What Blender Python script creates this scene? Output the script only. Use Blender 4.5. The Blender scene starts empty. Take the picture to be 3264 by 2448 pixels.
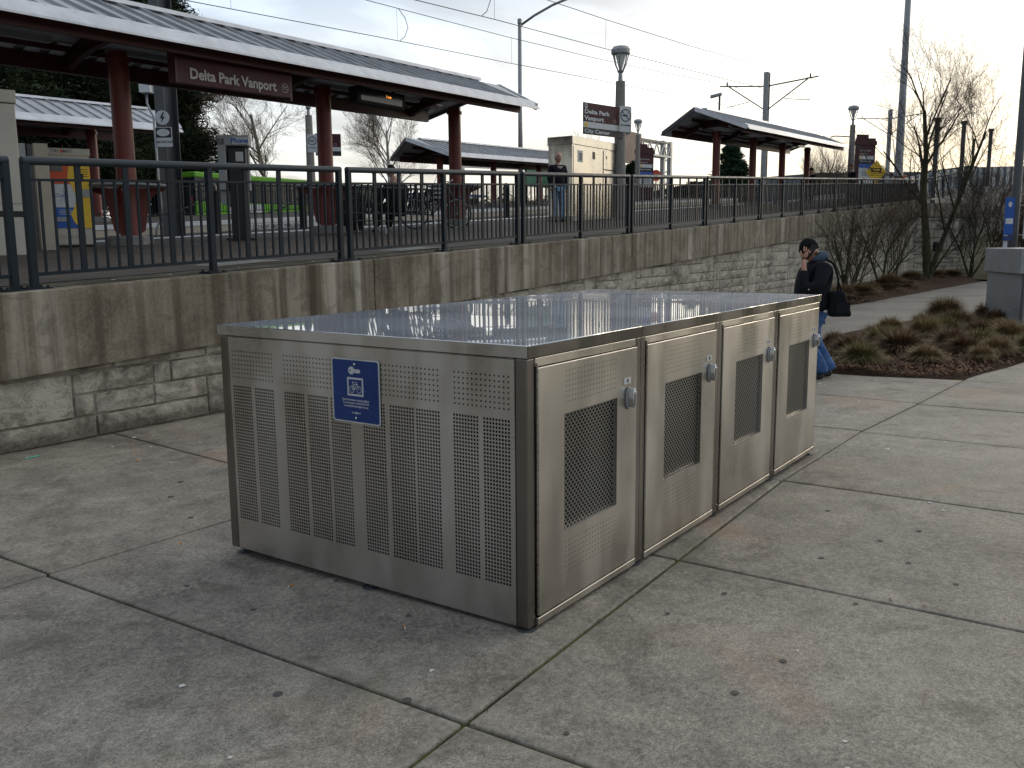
import bpy, bmesh, math, random
from math import radians, sin, cos, pi
from mathutils import Vector, Matrix, noise
random.seed(7)
SC = bpy.context.scene
COL = SC.collection
# ------------------------------------------------------------------ camera
CAM = Vector((-3.057354, -1.971393, 1.635181))
cd = bpy.data.cameras.new('camera'); cam = bpy.data.objects.new('camera', cd); COL.objects.link(cam)
cd.sensor_width = 36; cd.lens = 2865.26 / 3264 * 36; cd.clip_start = .05; cd.clip_end = 4000
RX = Vector((0.555129, -0.831722, -0.00844)); RY = Vector((-0.133702, -0.079214, -0.987851)); RZ = Vector((0.820948, 0.549513, -0.155177))
cam.matrix_world = Matrix(((RX.x, -RY.x, -RZ.x, CAM.x), (RX.y, -RY.y, -RZ.y, CAM.y), (RX.z, -RY.z, -RZ.z, CAM.z), (0, 0, 0, 1)))
SC.camera = cam
# ------------------------------------------------------------------ world / sun / exposure
SUN_AZ = radians(-8); SUN_EL = radians(12)      # azimuth from +x
W = bpy.data.worlds.new("World"); SC.world = W; W.use_nodes = True
nt = W.node_tree; nt.nodes.clear()
def N(t, **k):
    n = nt.nodes.new(t)
    for a, b in k.items():
        if a == 'inp':
            for i, v in b.items(): n.inputs[i].default_value = v
        else: setattr(n, a, b)
    return n
def LK(a, b): nt.links.new(a, b)
out = N('ShaderNodeOutputWorld')
sky = N('ShaderNodeTexSky', sky_type='NISHITA', sun_disc=False, sun_elevation=SUN_EL, sun_rotation=pi / 2 - SUN_AZ, air_density=1.0, dust_density=2.0, ozone_density=1.0)
bg1 = N('ShaderNodeBackground', inp={1: .07}); LK(sky.outputs[0], bg1.inputs[0])
tc = N('ShaderNodeTexCoord'); sep = N('ShaderNodeSeparateXYZ'); LK(tc.outputs['Generated'], sep.inputs[0])
el = N('ShaderNodeMath', operation='MAXIMUM', inp={1: 0.0}); LK(sep.outputs[2], el.inputs[0])
ramp = N('ShaderNodeValToRGB'); LK(el.outputs[0], ramp.inputs[0])
r = ramp.color_ramp; r.elements[0].position = 0; r.elements[0].color = (.82, .80, .72, 1)
r.elements[1].position = 1; r.elements[1].color = (.50, .54, .60, 1)
for p, c in ((.10, (.80, .82, .80, 1)), (.16, (.74, .80, .85, 1)), (.25, (.47, .575, .71, 1)), (.42, (.52, .59, .69, 1)), (.6, (.50, .56, .64, 1))):
    e = r.elements.new(p); e.color = c
ad = N('ShaderNodeMath', operation='ADD', inp={1: .10}); LK(el.outputs[0], ad.inputs[0])
dv = N('ShaderNodeVectorMath', operation='DIVIDE'); cmb = N('ShaderNodeCombineXYZ')
for i in range(3): LK(ad.outputs[0], cmb.inputs[i])
LK(tc.outputs['Generated'], dv.inputs[0]); LK(cmb.outputs[0], dv.inputs[1])
mp = N('ShaderNodeMapping'); mp.inputs['Scale'].default_value = (.55, .8, .02); mp.inputs['Rotation'].default_value = (0, 0, radians(-35)); mp.inputs['Location'].default_value = (3.1, 1.7, 0)
LK(dv.outputs[0], mp.inputs[0])
nz = N('ShaderNodeTexNoise', inp={'Scale': .9, 'Detail': 7.0, 'Roughness': .52, 'Distortion': .35}); LK(mp.outputs[0], nz.inputs['Vector'])
cr = N('ShaderNodeValToRGB'); LK(nz.outputs[0], cr.inputs[0])
cr.color_ramp.elements[0].position = .44; cr.color_ramp.elements[0].color = (0, 0, 0, 1)
cr.color_ramp.elements[1].position = .60; cr.color_ramp.elements[1].color = (1, 1, 1, 1)
grey = N('ShaderNodeMix', data_type='RGBA', blend_type='MULTIPLY'); grey.inputs[0].default_value = 1
LK(ramp.outputs[0], grey.inputs[6])
gm = N('ShaderNodeMix', data_type='RGBA'); LK(cr.outputs[0], gm.inputs[0]); gm.inputs[6].default_value = (1, 1, 1, 1); gm.inputs[7].default_value = (.70, .70, .72, 1)
LK(gm.outputs[2], grey.inputs[7])
nz2 = N('ShaderNodeTexNoise', inp={'Scale': 2.6, 'Detail': 6.0, 'Roughness': .5, 'Distortion': .3}); LK(mp.outputs[0], nz2.inputs['Vector'])
wh = N('ShaderNodeMapRange', inp={1: .46, 2: .66, 3: .94, 4: 1.38}); LK(nz2.outputs[0], wh.inputs[0])
wm = N('ShaderNodeVectorMath', operation='SCALE'); LK(grey.outputs[2], wm.inputs[0]); LK(wh.outputs[0], wm.inputs['Scale'])
# brighter, warmer towards the veiled sun
dot = N('ShaderNodeVectorMath', operation='DOT_PRODUCT'); LK(tc.outputs['Generated'], dot.inputs[0])
dot.inputs[1].default_value = (cos(SUN_EL) * cos(SUN_AZ), cos(SUN_EL) * sin(SUN_AZ), sin(SUN_EL))
gl = N('ShaderNodeMapRange', inp={1: .3, 2: 1.0, 3: 0.0, 4: 1.0}); LK(dot.outputs['Value'], gl.inputs[0])
gp = N('ShaderNodeMath', operation='POWER', inp={1: 2.6})
bk = N('ShaderNodeMapRange', interpolation_type='SMOOTHSTEP', inp={1: -.75, 2: .75, 3: .52, 4: 1.0}); LK(dot.outputs['Value'], bk.inputs[0])
wm2 = N('ShaderNodeVectorMath', operation='SCALE'); LK(wm.outputs[0], wm2.inputs[0]); LK(bk.outputs[0], wm2.inputs['Scale']); LK(gl.outputs[0], gp.inputs[0])
gmx = N('ShaderNodeMix', data_type='RGBA', blend_type='ADD'); LK(gp.outputs[0], gmx.inputs[0]); LK(wm2.outputs[0], gmx.inputs[6]); gmx.inputs[7].default_value = (.55, .42, .22, 1)
bg2 = N('ShaderNodeBackground', inp={1: 1.0}); LK(gmx.outputs[2], bg2.inputs[0])
mixs = N('ShaderNodeMixShader', inp={0: .82}); LK(bg1.outputs[0], mixs.inputs[1]); LK(bg2.outputs[0], mixs.inputs[2]); LK(mixs.outputs[0], out.inputs[0])
sd = bpy.data.lights.new('sun', 'SUN'); sd.energy = .5; sd.angle = radians(25); sd.color = (1, .90, .76)
so = bpy.data.objects.new('sun', sd); COL.objects.link(so)
so.rotation_euler = Vector((cos(SUN_EL) * cos(SUN_AZ), cos(SUN_EL) * sin(SUN_AZ), sin(SUN_EL))).to_track_quat('Z', 'Y').to_euler()
vs = SC.view_settings; vs.view_transform = 'Standard'; vs.look = 'None'; vs.exposure = .56; vs.gamma = 1; vs.use_curve_mapping = False
# ------------------------------------------------------------------ terrain functions
ZX = [-30, -6, 1.145, 3.03, 5, 8.95, 12.9, 16.83, 20.8, 24.95, 33.2, 45.6, 62, 400]
ZZ = [-.1, .98, 1.285, 1.362, 1.445, 1.624, 1.803, 1.995, 2.192, 2.40, 2.82, 3.45, 4.28, 4.6]
def interp(x, X, Z):
    if x <= X[0]: return Z[0]
    for i in range(len(X) - 1):
        if x <= X[i + 1]: return Z[i] + (Z[i + 1] - Z[i]) * (x - X[i]) / (X[i + 1] - X[i])
    return Z[-1]
def zr(x): return interp(x, ZX, ZZ)
def yr(x): return 5.80 + .0122 * (x - 1)
def zp(x, y): return zr(x) + .03 * (y - yr(x))
def zg(x, y):
    x = min(x, 60); y = max(min(y, 12), -8)
    return -.016 - .006 * x - .014 * y
# ------------------------------------------------------------------ material helpers
class M:
    def __init__(s, name):
        s.m = bpy.data.materials.new(name); s.m.use_nodes = True; s.t = s.m.node_tree
        s.b = s.t.nodes['Principled BSDF']; s.tc = s.n('ShaderNodeTexCoord')
    def n(s, t, **k):
        n = s.t.nodes.new(t)
        for a, b in k.items():
            if a == 'inp':
                for i, v in b.items(): n.inputs[i].default_value = v
            else: setattr(n, a, b)
        return n
    def l(s, a, b): s.t.links.new(a, b)
    def co(s, scale=(1, 1, 1), kind='Object', rot=(0, 0, 0)):
        m = s.n('ShaderNodeMapping'); m.inputs['Scale'].default_value = scale; m.inputs['Rotation'].default_value = rot
        s.l(s.tc.outputs[kind], m.inputs[0]); return m.outputs[0]
    def world(s, scale=(1, 1, 1)):
        g = s.n('ShaderNodeNewGeometry'); m = s.n('ShaderNodeMapping'); m.inputs['Scale'].default_value = scale
        s.l(g.outputs['Position'], m.inputs[0]); return m.outputs[0]
    def noise(s, v, sc, det=4, rough=.55, dist=0):
        n = s.n('ShaderNodeTexNoise', inp={'Scale': sc, 'Detail': det, 'Roughness': rough, 'Distortion': dist}); s.l(v, n.inputs['Vector']); return n.outputs[0]
    def rng(s, v, a, b, c=0, d=1):
        n = s.n('ShaderNodeMapRange', inp={1: a, 2: b, 3: c, 4: d}); s.l(v, n.inputs[0]); return n.outputs[0]
    def mix(s, f, a, b, mode='MIX'):
        n = s.n('ShaderNodeMix', data_type='RGBA', blend_type=mode)
        for i, v in ((0, f), (6, a), (7, b)):
            if isinstance(v, (int, float)): n.inputs[i].default_value = v
            elif isinstance(v, tuple): n.inputs[i].default_value = (*v[:3], 1)
            else: s.l(v, n.inputs[i])
        return n.outputs[2]
    def math(s, op, a, b):
        n = s.n('ShaderNodeMath', operation=op)
        for i, v in ((0, a), (1, b)):
            if isinstance(v, (int, float)): n.inputs[i].default_value = v
            else: s.l(v, n.inputs[i])
        return n.outputs[0]
    def bump(s, h, strength=.3, dist=.01):
        n = s.n('ShaderNodeBump', inp={'Strength': strength, 'Distance': dist}); s.l(h, n.inputs['Height']); s.l(n.outputs[0], s.b.inputs['Normal'])
    def set(s, col=None, rough=None, metal=None, spec=None):
        for k, v in (('Base Color', col), ('Roughness', rough), ('Metallic', metal), ('Specular IOR Level', spec)):
            if v is None: continue
            if isinstance(v, tuple): s.b.inputs[k].default_value = (*v[:3], 1)
            elif isinstance(v, (int, float)): s.b.inputs[k].default_value = v
            else: s.l(v, s.b.inputs[k])
        return s
def simple(name, col, rough=.6, metal=0, var=.25, sc=6, spec=.4, bump=0):
    m = M(name); v = m.co()
    a = m.noise(v, sc, 5, .6); b = m.noise(v, sc * 9, 3, .6)
    f = m.rng(m.math('ADD', m.math('MULTIPLY', a, .65), m.math('MULTIPLY', b, .35)), .35, .65)
    m.set(m.mix(f, tuple(c * (1 - var) for c in col), tuple(min(1, c * (1 + var)) for c in col)), m.rng(a, .3, .7, max(.05, rough - .08), min(1, rough + .08)), metal, spec)
    if bump: m.bump(b, bump, .004)
    return m.m
def steel(name, col, rough, brush=(1, 1, 60), dirt=.25, bumps=.05):
    m = M(name); v = m.co(); vb = m.co(brush)
    a = m.noise(v, 1.7, 5, .6, .4); b = m.noise(vb, 5, 4, .65); c = m.noise(v, 28, 4, .6)
    f = m.math('ADD', m.math('MULTIPLY', a, .6), m.math('MULTIPLY', b, .4))
    col1 = m.mix(m.rng(f, .35, .68), tuple(x * (1 - dirt) for x in col), col)
    spots = m.rng(c, .62, .72)
    col2 = m.mix(m.math('MULTIPLY', spots, .3), col1, tuple(x * .6 for x in col))
    sm = m.noise(m.co((1.6, 1.6, .55)), 1.9, 3, .55, .2); col3 = m.mix(m.rng(sm, .40, .62), tuple(x * .80 for x in col), col); col2 = m.mix(.55, col2, col3)
    m.set(col2, m.math('ADD', m.rng(f, .3, .7, rough * .75, rough * 1.2), m.rng(sm, .40, .66, -.06, .12)), 1.0)
    dent = m.noise(v, 1.1, 1, .3); m.bump(m.math('ADD', m.math('MULTIPLY', b, bumps * .25), dent), .35, .006)
    return m.m
MT = {}
MT['steel_side'] = steel('brushed_steel_side', (.69, .67, .645), .33, (1, 1, 70), .22)
MT['steel_door'] = steel('brushed_steel_door', (.60, .575, .53), .36, (60, 1, 1), .25)
MT['steel_post'] = steel('brushed_steel_post', (.27, .25, .23), .33, (50, 50, 1), .3)
MT['steel_edge_shade'] = steel('shaded_steel_edge', (.20, .19, .18), .30, (1, 60, 60), .25)  # lid steel with the dim reflection of its long edges painted in
MT['steel_rail'] = steel('brushed_steel_rail', (.66, .625, .57), .33, (1, 60, 60), .15)
MT['steel_trim'] = steel('brushed_steel_trim', (.40, .38, .36), .3, (1, 1, 80), .2)
# polished lid: sheet metal with slight waviness and smears
m = M('polished_steel_lid'); v = m.co(); a = m.noise(v, 1.1, 4, .5, .3); b = m.noise(m.co((1.2, 14, 2)), 2.2, 4, .6, .3); c = m.noise(v, 60, 4, .7)
m.set(m.mix(m.rng(a, .4, .6), (.72, .75, .80), (.80, .82, .85)), m.math('ADD', m.rng(b, .35, .7, .008, .035), m.rng(c, .66, .8, 0, .02)), 1.0)
m.bump(m.noise(v, 1.6, 1, .4), .015, .02)
g2 = m.n('ShaderNodeBsdfAnisotropic' if False else 'ShaderNodeBsdfGlossy', inp={'Roughness': .42}); g2.inputs['Color'].default_value = (.66, .70, .77, 1); ms = m.n('ShaderNodeMixShader'); m.l(m.rng(a, .3, .7, .20, .34), ms.inputs[0]); m.l(m.b.outputs[0], ms.inputs[1]); m.l(g2.outputs[0], ms.inputs[2]); m.l(ms.outputs[0], m.t.nodes['Material Output'].inputs[0]); MT['lid'] = m.m
MT['steel_cab'] = steel('satin_steel_cabinet', (.56, .545, .51), .24, (60, 60, 1), .15)
MT['chrome'] = simple('chrome', (.72, .74, .76), .16, 1, .1)
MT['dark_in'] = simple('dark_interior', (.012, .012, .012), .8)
MT['mesh'] = steel('mesh_steel', (.30, .30, .29), .42, (1, 1, 1), .2)
MT['hinge'] = steel('hinge_steel', (.5, .47, .43), .3, (1, 1, 1), .3)
MT['rail'] = simple('dark_blue_green_paint', (.006, .0145, .023), .55, 0, .18, 4, .22)
MT['rail_top'] = simple('lighter_blue_green_paint', (.020, .031, .041), .45, 0, .2, 5, .35)  # lighter tone of the railing colour, for the handrail
MT['red'] = simple('dark_red_paint', (.155, .031, .025), .45, 0, .3, 3, .4)
MT['red_dark'] = simple('maroon_paint', (.066, .013, .013), .5, 0, .25, 3, .5)
MT['maroon'] = simple('maroon_sign', (.060, .010, .015), .5, 0, .12, 3, .3)
MT['white'] = simple('white_paint', (.60, .62, .64), .5, 0, .08)
MT['offwhite'] = simple('off_white_paint', (.55, .56, .56), .5, 0, .12)
MT['black'] = simple('black_paint', (.014, .015, .017), .45, 0, .2)
MT['letter'] = simple('pale_lettering', (.48, .46, .45), .5, 0, .05)
MT['yellow'] = simple('yellow_print', (.80, .52, .04), .45, 0, .06)
MT['orange'] = simple('orange_red_print', (.62, .09, .03), .45, 0, .06)
MT['blue'] = simple('sign_blue', (.012, .045, .20), .32, 0, .12, 3, .5)
MT['blue2'] = simple('bright_blue_print', (.02, .10, .42), .4, 0, .08)
MT['green_sign'] = simple('sign_green', (.02, .16, .09), .4, 0, .08)
MT['galv'] = simple('galvanised_steel', (.36, .375, .39), .45, .5, .18, 5, .5)
MT['dark_steel'] = simple('dark_weathered_steel', (.10, .105, .11), .5, .4, .2, 5)
MT['pole_con'] = simple('pole_concrete', (.27, .255, .235), .85, 0, .18, 7, .3, .3)
MT['beige'] = simple('beige_metal', (.50, .47, .39), .5, .0, .1, 2, .4)
MT['tan'] = simple('tan_concrete', (.42, .38, .31), .7, .0, .12, 2, .4)
MT['block'] = simple('footing_concrete', (.22, .22, .21), .9, 0, .2, 9, .3, .4)
MT['grey_metal'] = simple('grey_metal', (.31, .325, .33), .5, .2, .12, 4)
MT['glass'] = simple('dark_glass', (.03, .035, .04), .08, 0, .1, 3, .6)
MT['lamp_glass'] = simple('frosted_lamp_glass', (.75, .76, .74), .3, 0, .05)
MT['lime'] = simple('lime_bus_paint', (.15, .42, .03), .35, 0, .08)
MT['rubber'] = simple('rubber', (.018, .018, .018), .7)
MT['skin'] = simple('skin', (.52, .27, .20), .5, 0, .1, 8)
MT['skin2'] = simple('skin_pale', (.50, .30, .23), .5, 0, .1, 8)
MT['navy'] = simple('navy_black_cloth', (.012, .013, .019), .85, 0, .35, 14, .2, .3)
MT['black_cloth'] = simple('black_cloth', (.008, .009, .011), .9, 0, .35, 14, .2, .3)
MT['hood'] = simple('slate_blue_cloth', (.06, .085, .13), .9, 0, .25, 20, .2, .3)
MT['beanie'] = simple('knitted_black_wool', (.010, .011, .014), .95, 0, .4, 60, .2, .6)
MT['hair_grey'] = simple('grey_hair', (.42, .41, .40), .8, 0, .3, 30)
MT['hair_brown'] = simple('brown_hair', (.11, .05, .025), .8, 0, .3, 30)
MT['hair_dark'] = simple('dark_hair', (.02, .014, .012), .8, 0, .3, 30)
MT['shoe'] = simple('dark_shoe', (.02, .022, .028), .6)
m = M('denim'); v = m.co(); a = m.noise(v, 7, 5, .65, .4); b = m.noise(m.co((1, 1, .3)), 160, 3, .6)
m.set(m.mix(m.rng(m.math('ADD', m.math('MULTIPLY', a, .75), m.math('MULTIPLY', b, .25)), .38, .62), (.022, .065, .19), (.10, .20, .40)), .85, 0, .2); m.bump(a, .6, .02); MT['denim'] = m.m
m = M('denim_pale'); v = m.co(); a = m.noise(v, 8, 5, .65, .4)
m.set(m.mix(m.rng(a, .38, .62), (.10, .20, .34), (.26, .38, .52)), .85, 0, .2); MT['denim_pale'] = m.m
# paving concrete
m = M('plaza_concrete'); v = m.world(); big = m.noise(v, .55, 6, .62, .6); mid = m.noise(v, 3.2, 6, .65, .4); fine = m.noise(v, 42, 5, .72); grit = m.noise(v, 120, 4, .75)
coarse = m.noise(v, 13, 5, .68, .5)
f = m.math('ADD', m.math('MULTIPLY', big, .24), m.math('MULTIPLY', mid, .28)); f = m.math('ADD', f, m.math('ADD', m.math('MULTIPLY', fine, .34), m.math('MULTIPLY', coarse, .14)))
c1 = m.mix(m.rng(f, .41, .59), (.145, .130, .108), (.420, .380, .315))
stain = m.rng(m.noise(v, 1.9, 6, .72, 1.2), .54, .66); c1 = m.mix(m.math('MULTIPLY', stain, .55), c1, (.115, .098, .076)); warm = m.rng(m.noise(v, .8, 3, .5, .8), .60, .74); c2 = m.mix(m.math('MULTIPLY', warm, .42), c1, (.40, .265, .17))
green = m.rng(m.noise(m.world((1, 1.3, 1)), 1.1, 4, .6), .56, .70); c3 = m.mix(m.math('MULTIPLY', green, .40), c2, (.175, .17, .115))
spk = m.rng(grit, .34, .66, .52, 1.46); mul = m.n('ShaderNodeVectorMath', operation='SCALE'); m.l(c3, mul.inputs[0]); m.l(spk, mul.inputs['Scale'])
pale = m.rng(m.noise(v, 9, 5, .7), .69, .74); c4 = m.mix(m.math('MULTIPLY', pale, .25), mul.outputs[0], (.50, .48, .43))
m.set(c4, m.rng(mid, .3, .7, .62, .85), 0, .35); m.bump(m.math('ADD', m.math('MULTIPLY', fine, .6), m.math('MULTIPLY', grit, .4)), .35, .004); MT['plaza'] = m.m
MT['plaza_border'] = MT['plaza'].copy(); MT['plaza_border'].name = 'tooled_slab_border'; _mp = [x for x in MT['plaza_border'].node_tree.nodes if x.type == 'BUMP'][0]; _mp.inputs['Strength'].default_value = .1
for _x in MT['plaza_border'].node_tree.nodes:
    if _x.type == 'MAP_RANGE' and abs(_x.inputs[3].default_value - .52) < .01 and abs(_x.inputs[4].default_value - 1.46) < .01: _x.inputs[3].default_value = .74; _x.inputs[4].default_value = 1.12
m = M('joint_moss'); v = m.world(); a = m.noise(v, 2.4, 4, .6); m.set(m.mix(m.rng(a, .42, .54), (.030, .026, .018), (.095, .125, .022)), .95, 0, .1); m.bump(m.noise(v, 90, 3), .6, .01); MT['joint'] = m.m
m = M('path_concrete'); v = m.world(); a = m.noise(v, .7, 5, .6, .4); b = m.noise(v, 30, 5, .7); m.set(m.mix(m.rng(m.math('ADD', m.math('MULTIPLY', a, .6), m.math('MULTIPLY', b, .4)), .38, .62), (.155, .145, .125), (.27, .255, .225)), .85, 0, .3); m.bump(b, .3, .004); MT['path'] = m.m
m = M('asphalt'); v = m.world(); b = m.noise(v, 25, 5, .7); m.set(m.mix(b, (.04, .04, .04), (.07, .07, .068)), .9, 0, .3); MT['asphalt'] = m.m
m = M('ground_soil'); v = m.world(); b = m.noise(v, .3, 6, .7); m.set(m.mix(m.rng(b, .35, .65), (.035, .032, .02), (.07, .075, .04)), .95, 0, .1); MT['soil'] = m.m
m = M('bark_mulch'); v = m.world(); a = m.noise(v, 1.2, 5, .6, .5); b = m.noise(m.world((1, 1, 1)), 38, 5, .75, .8)
c = m.mix(m.rng(b, .40, .62), (.020, .011, .008), (.120, .068, .046)); c = m.mix(m.math('MULTIPLY', m.rng(a, .5, .68), .5), c, (.055, .042, .028)); m.set(c, .95, 0, .15); m.bump(b, .9, .04); MT['mulch'] = m.m
# brick pavers of the platform
m = M('platform_pavers'); v = m.world(); br = m.n('ShaderNodeTexBrick', inp={'Color1': (.082, .070, .060, 1), 'Color2': (.060, .052, .046, 1), 'Mortar': (.035, .033, .030, 1), 'Scale': 1.0, 'Mortar Size': .006, 'Brick Width': .2, 'Row Height': .1}); m.l(v, br.inputs['Vector'])
a = m.noise(v, .6, 5, .6, .4); c = m.mix(m.rng(a, .35, .65), (.7, .7, .68), (1.25, 1.22, 1.18)); c = m.mix(1.0, br.outputs[0], c, 'MULTIPLY'); m.set(c, .8, 0, .35); m.bump(br.outputs['Fac'], -.3, .004); MT['paver'] = m.m
# coping concrete: vertical streaks of water and rust brown
m = M('stained_coping_concrete'); v = m.world(); s1 = m.noise(m.world((2.1, 2.1, .12)), 1.0, 4, .6, .3); s2 = m.noise(m.world((9, 9, .5)), 1.0, 5, .7, .3); big = m.noise(v, 1.3, 6, .65, .7); fine = m.noise(v, 35, 5, .7)
f = m.math('ADD', m.math('MULTIPLY', big, .45), m.math('MULTIPLY', s2, .30)); f = m.math('ADD', f, m.math('MULTIPLY', fine, .25))
c = m.mix(m.rng(f, .38, .62), (.085, .072, .050), (.315, .275, .21))
pale = m.rng(s1, .52, .70); c = m.mix(m.math('MULTIPLY', pale, .62), c, (.58, .545, .475))
wv = m.n('ShaderNodeTexWave', wave_type='BANDS', bands_direction='X', inp={'Scale': .70, 'Distortion': 5.0, 'Detail': 3.0, 'Detail Scale': .5}); m.l(m.world((1, 1, .10)), wv.inputs['Vector'])
rust = m.math('MULTIPLY', m.rng(wv.outputs[0], .80, .97), m.rng(s2, .36, .58)); c = m.mix(m.math('MULTIPLY', rust, .62), c, (.050, .031, .018))
blot = m.rng(m.noise(m.world((1, 1, 1.6)), 2.2, 3, .4, 1.6), .59, .62); c = m.mix(m.math('MULTIPLY', blot, .28), c, (.085, .073, .055))
st = m.rng(m.noise(m.world((3.4, 3.4, .07)), 1.0, 3, .6, .2), .60, .68); c = m.mix(m.math('MULTIPLY', m.math('MULTIPLY', st, m.rng(big, .35, .55)), .85), c, (.062, .045, .028)); topd = m.n('ShaderNodeSeparateXYZ')
m.set(c, .88, 0, .3); m.bump(m.math('ADD', m.math('MULTIPLY', fine, .5), m.math('MULTIPLY', big, .5)), .5, .02); MT['coping'] = m.m
m = M('coping_top_moss'); v = m.world(); a = m.noise(v, 2.6, 6, .65, .5); b = m.noise(v, 40, 4, .7); c = m.mix(m.rng(a, .40, .58), (.060, .055, .038), (.13, .115, .085)); c = m.mix(m.math('MULTIPLY', m.rng(b, .55, .68), .5), c, (.055, .062, .022)); m.set(c, .9, 0, .25); m.bump(b, .5, .008); MT['coptop'] = m.m
# cast stone
m = M('rock_face_stone'); v = m.world(); a = m.noise(v, 1.6, 5, .6, .6); b = m.noise(m.world((3, 3, 4)), 1.6, 6, .72, 1.2); fine = m.noise(v, 40, 5, .75)
oi = m.n('ShaderNodeObjectInfo'); f = m.math('ADD', m.math('MULTIPLY', a, .5), m.math('MULTIPLY', b, .5))
c = m.mix(m.rng(f, .40, .56), (.17, .155, .12), (.56, .52, .44)); c = m.mix(m.rng(oi.outputs['Random'], 0, 1, 0, .3), c, (.40, .37, .30))
drk = m.rng(m.noise(m.world((5, 5, 9)), 1.0, 6, .8, 1.4), .60, .68); c = m.mix(m.math('MULTIPLY', drk, .8), c, (.045, .042, .030))
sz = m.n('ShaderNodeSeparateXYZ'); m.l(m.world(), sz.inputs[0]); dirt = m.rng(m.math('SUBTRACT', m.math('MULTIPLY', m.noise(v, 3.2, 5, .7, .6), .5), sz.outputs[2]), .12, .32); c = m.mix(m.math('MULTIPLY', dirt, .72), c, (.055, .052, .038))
m.set(c, .9, 0, .3); m.bump(m.math('ADD', m.math('MULTIPLY', b, .65), m.math('MULTIPLY', fine, .35)), .9, .05); MT['stone'] = m.m
m = M('wall_mortar'); v = m.world(); a = m.noise(v, 3, 5, .7); m.set(m.mix(m.rng(a, .4, .6), (.10, .095, .075), (.30, .28, .235)), .9, 0, .2); m.bump(m.noise(v, 30, 4), .5, .01); MT['mortar'] = m.m
# standing seam roof
m = M('seamed_roof_metal'); v = m.world(); a = m.noise(v, 1.5, 4, .6); m.set(m.mix(m.rng(a, .35, .65), (.36, .37, .39), (.50, .51, .53)), m.rng(a, .3, .7, .35, .5), .30, .5); MT['roof'] = m.m
m = M('pale_fascia'); v = m.world(); a = m.noise(v, 2.5, 4, .6); m.set(m.mix(m.rng(a, .35, .65), (.55, .57, .61), (.70, .72, .76)), .38, .25, .5); MT['fascia'] = m.m
def bark(name, c0, c1, sc=9):
    m = M(name); v = m.co((1, 1, .35)); a = m.noise(v, sc, 5, .7, .5); m.set(m.mix(m.rng(a, .4, .6), c0, c1), .9, 0, .2); m.bump(a, .7, .02); return m.m
MT['bark'] = bark('mossy_bark', (.035, .030, .020), (.085, .082, .045)); MT['bark_far'] = bark('grey_brown_bark', (.07, .055, .042), (.15, .12, .09))
MT['birch'] = bark('birch_bark', (.26, .23, .20), (.66, .62, .57), 5); MT['twig_br'] = simple('birch_twig', (.17, .11, .075), .9); MT['twig'] = simple('dark_twig', (.040, .030, .022), .9); MT['twig_red'] = simple('red_brown_twig', (.075, .042, .028), .9)
def leafy(name, c0, c1):
    m = M(name); v = m.co(); a = m.noise(v, 1.1, 4, .6); b = m.noise(v, 9, 3, .6); m.set(m.mix(m.rng(m.math('ADD', m.math('MULTIPLY', a, .5), m.math('MULTIPLY', b, .5)), .38, .62), c0, c1), .8, 0, .2); return m.m
MT['needle'] = leafy('pine_needles', (.008, .016, .008), (.030, .048, .018)); MT['needle2'] = leafy('fir_needles', (.012, .03, .016), (.035, .075, .035))
MT['gr1'] = leafy('straw_grass', (.21, .155, .075), (.50, .39, .215)); MT['gr2'] = leafy('olive_grass', (.13, .125, .045), (.32, .30, .12)); MT['gr3'] = leafy('brown_grass', (.085, .050, .030), (.25, .155, .09)); MT['leaf'] = leafy('dead_leaf', (.09, .045, .025), (.28, .17, .10))
MT['barrier'] = simple('blue_grey_barrier', (.25, .31, .36), .6, 0, .25, .8); MT['barrier_dark'] = simple('slate_barrier', (.12, .155, .19), .6, 0, .2, .8)
MT['hill'] = simple('far_hill', (.10, .13, .15), .95, 0, .15, .02)
MT['filter'] = simple('cigarette_filter', (.62, .28, .07), .8); MT['paper'] = simple('white_paper', (.70, .70, .66), .8); MT['gum'] = simple('trodden_gum', (.095, .088, .080), .7, 0, .15); MT['mint'] = simple('mint_plastic', (.10, .55, .42), .5)
MT['slat'] = simple('dark_green_slat', (.010, .020, .018), .4); MT['stripe'] = simple('striped_white', (.5, .5, .5), .8)
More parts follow.
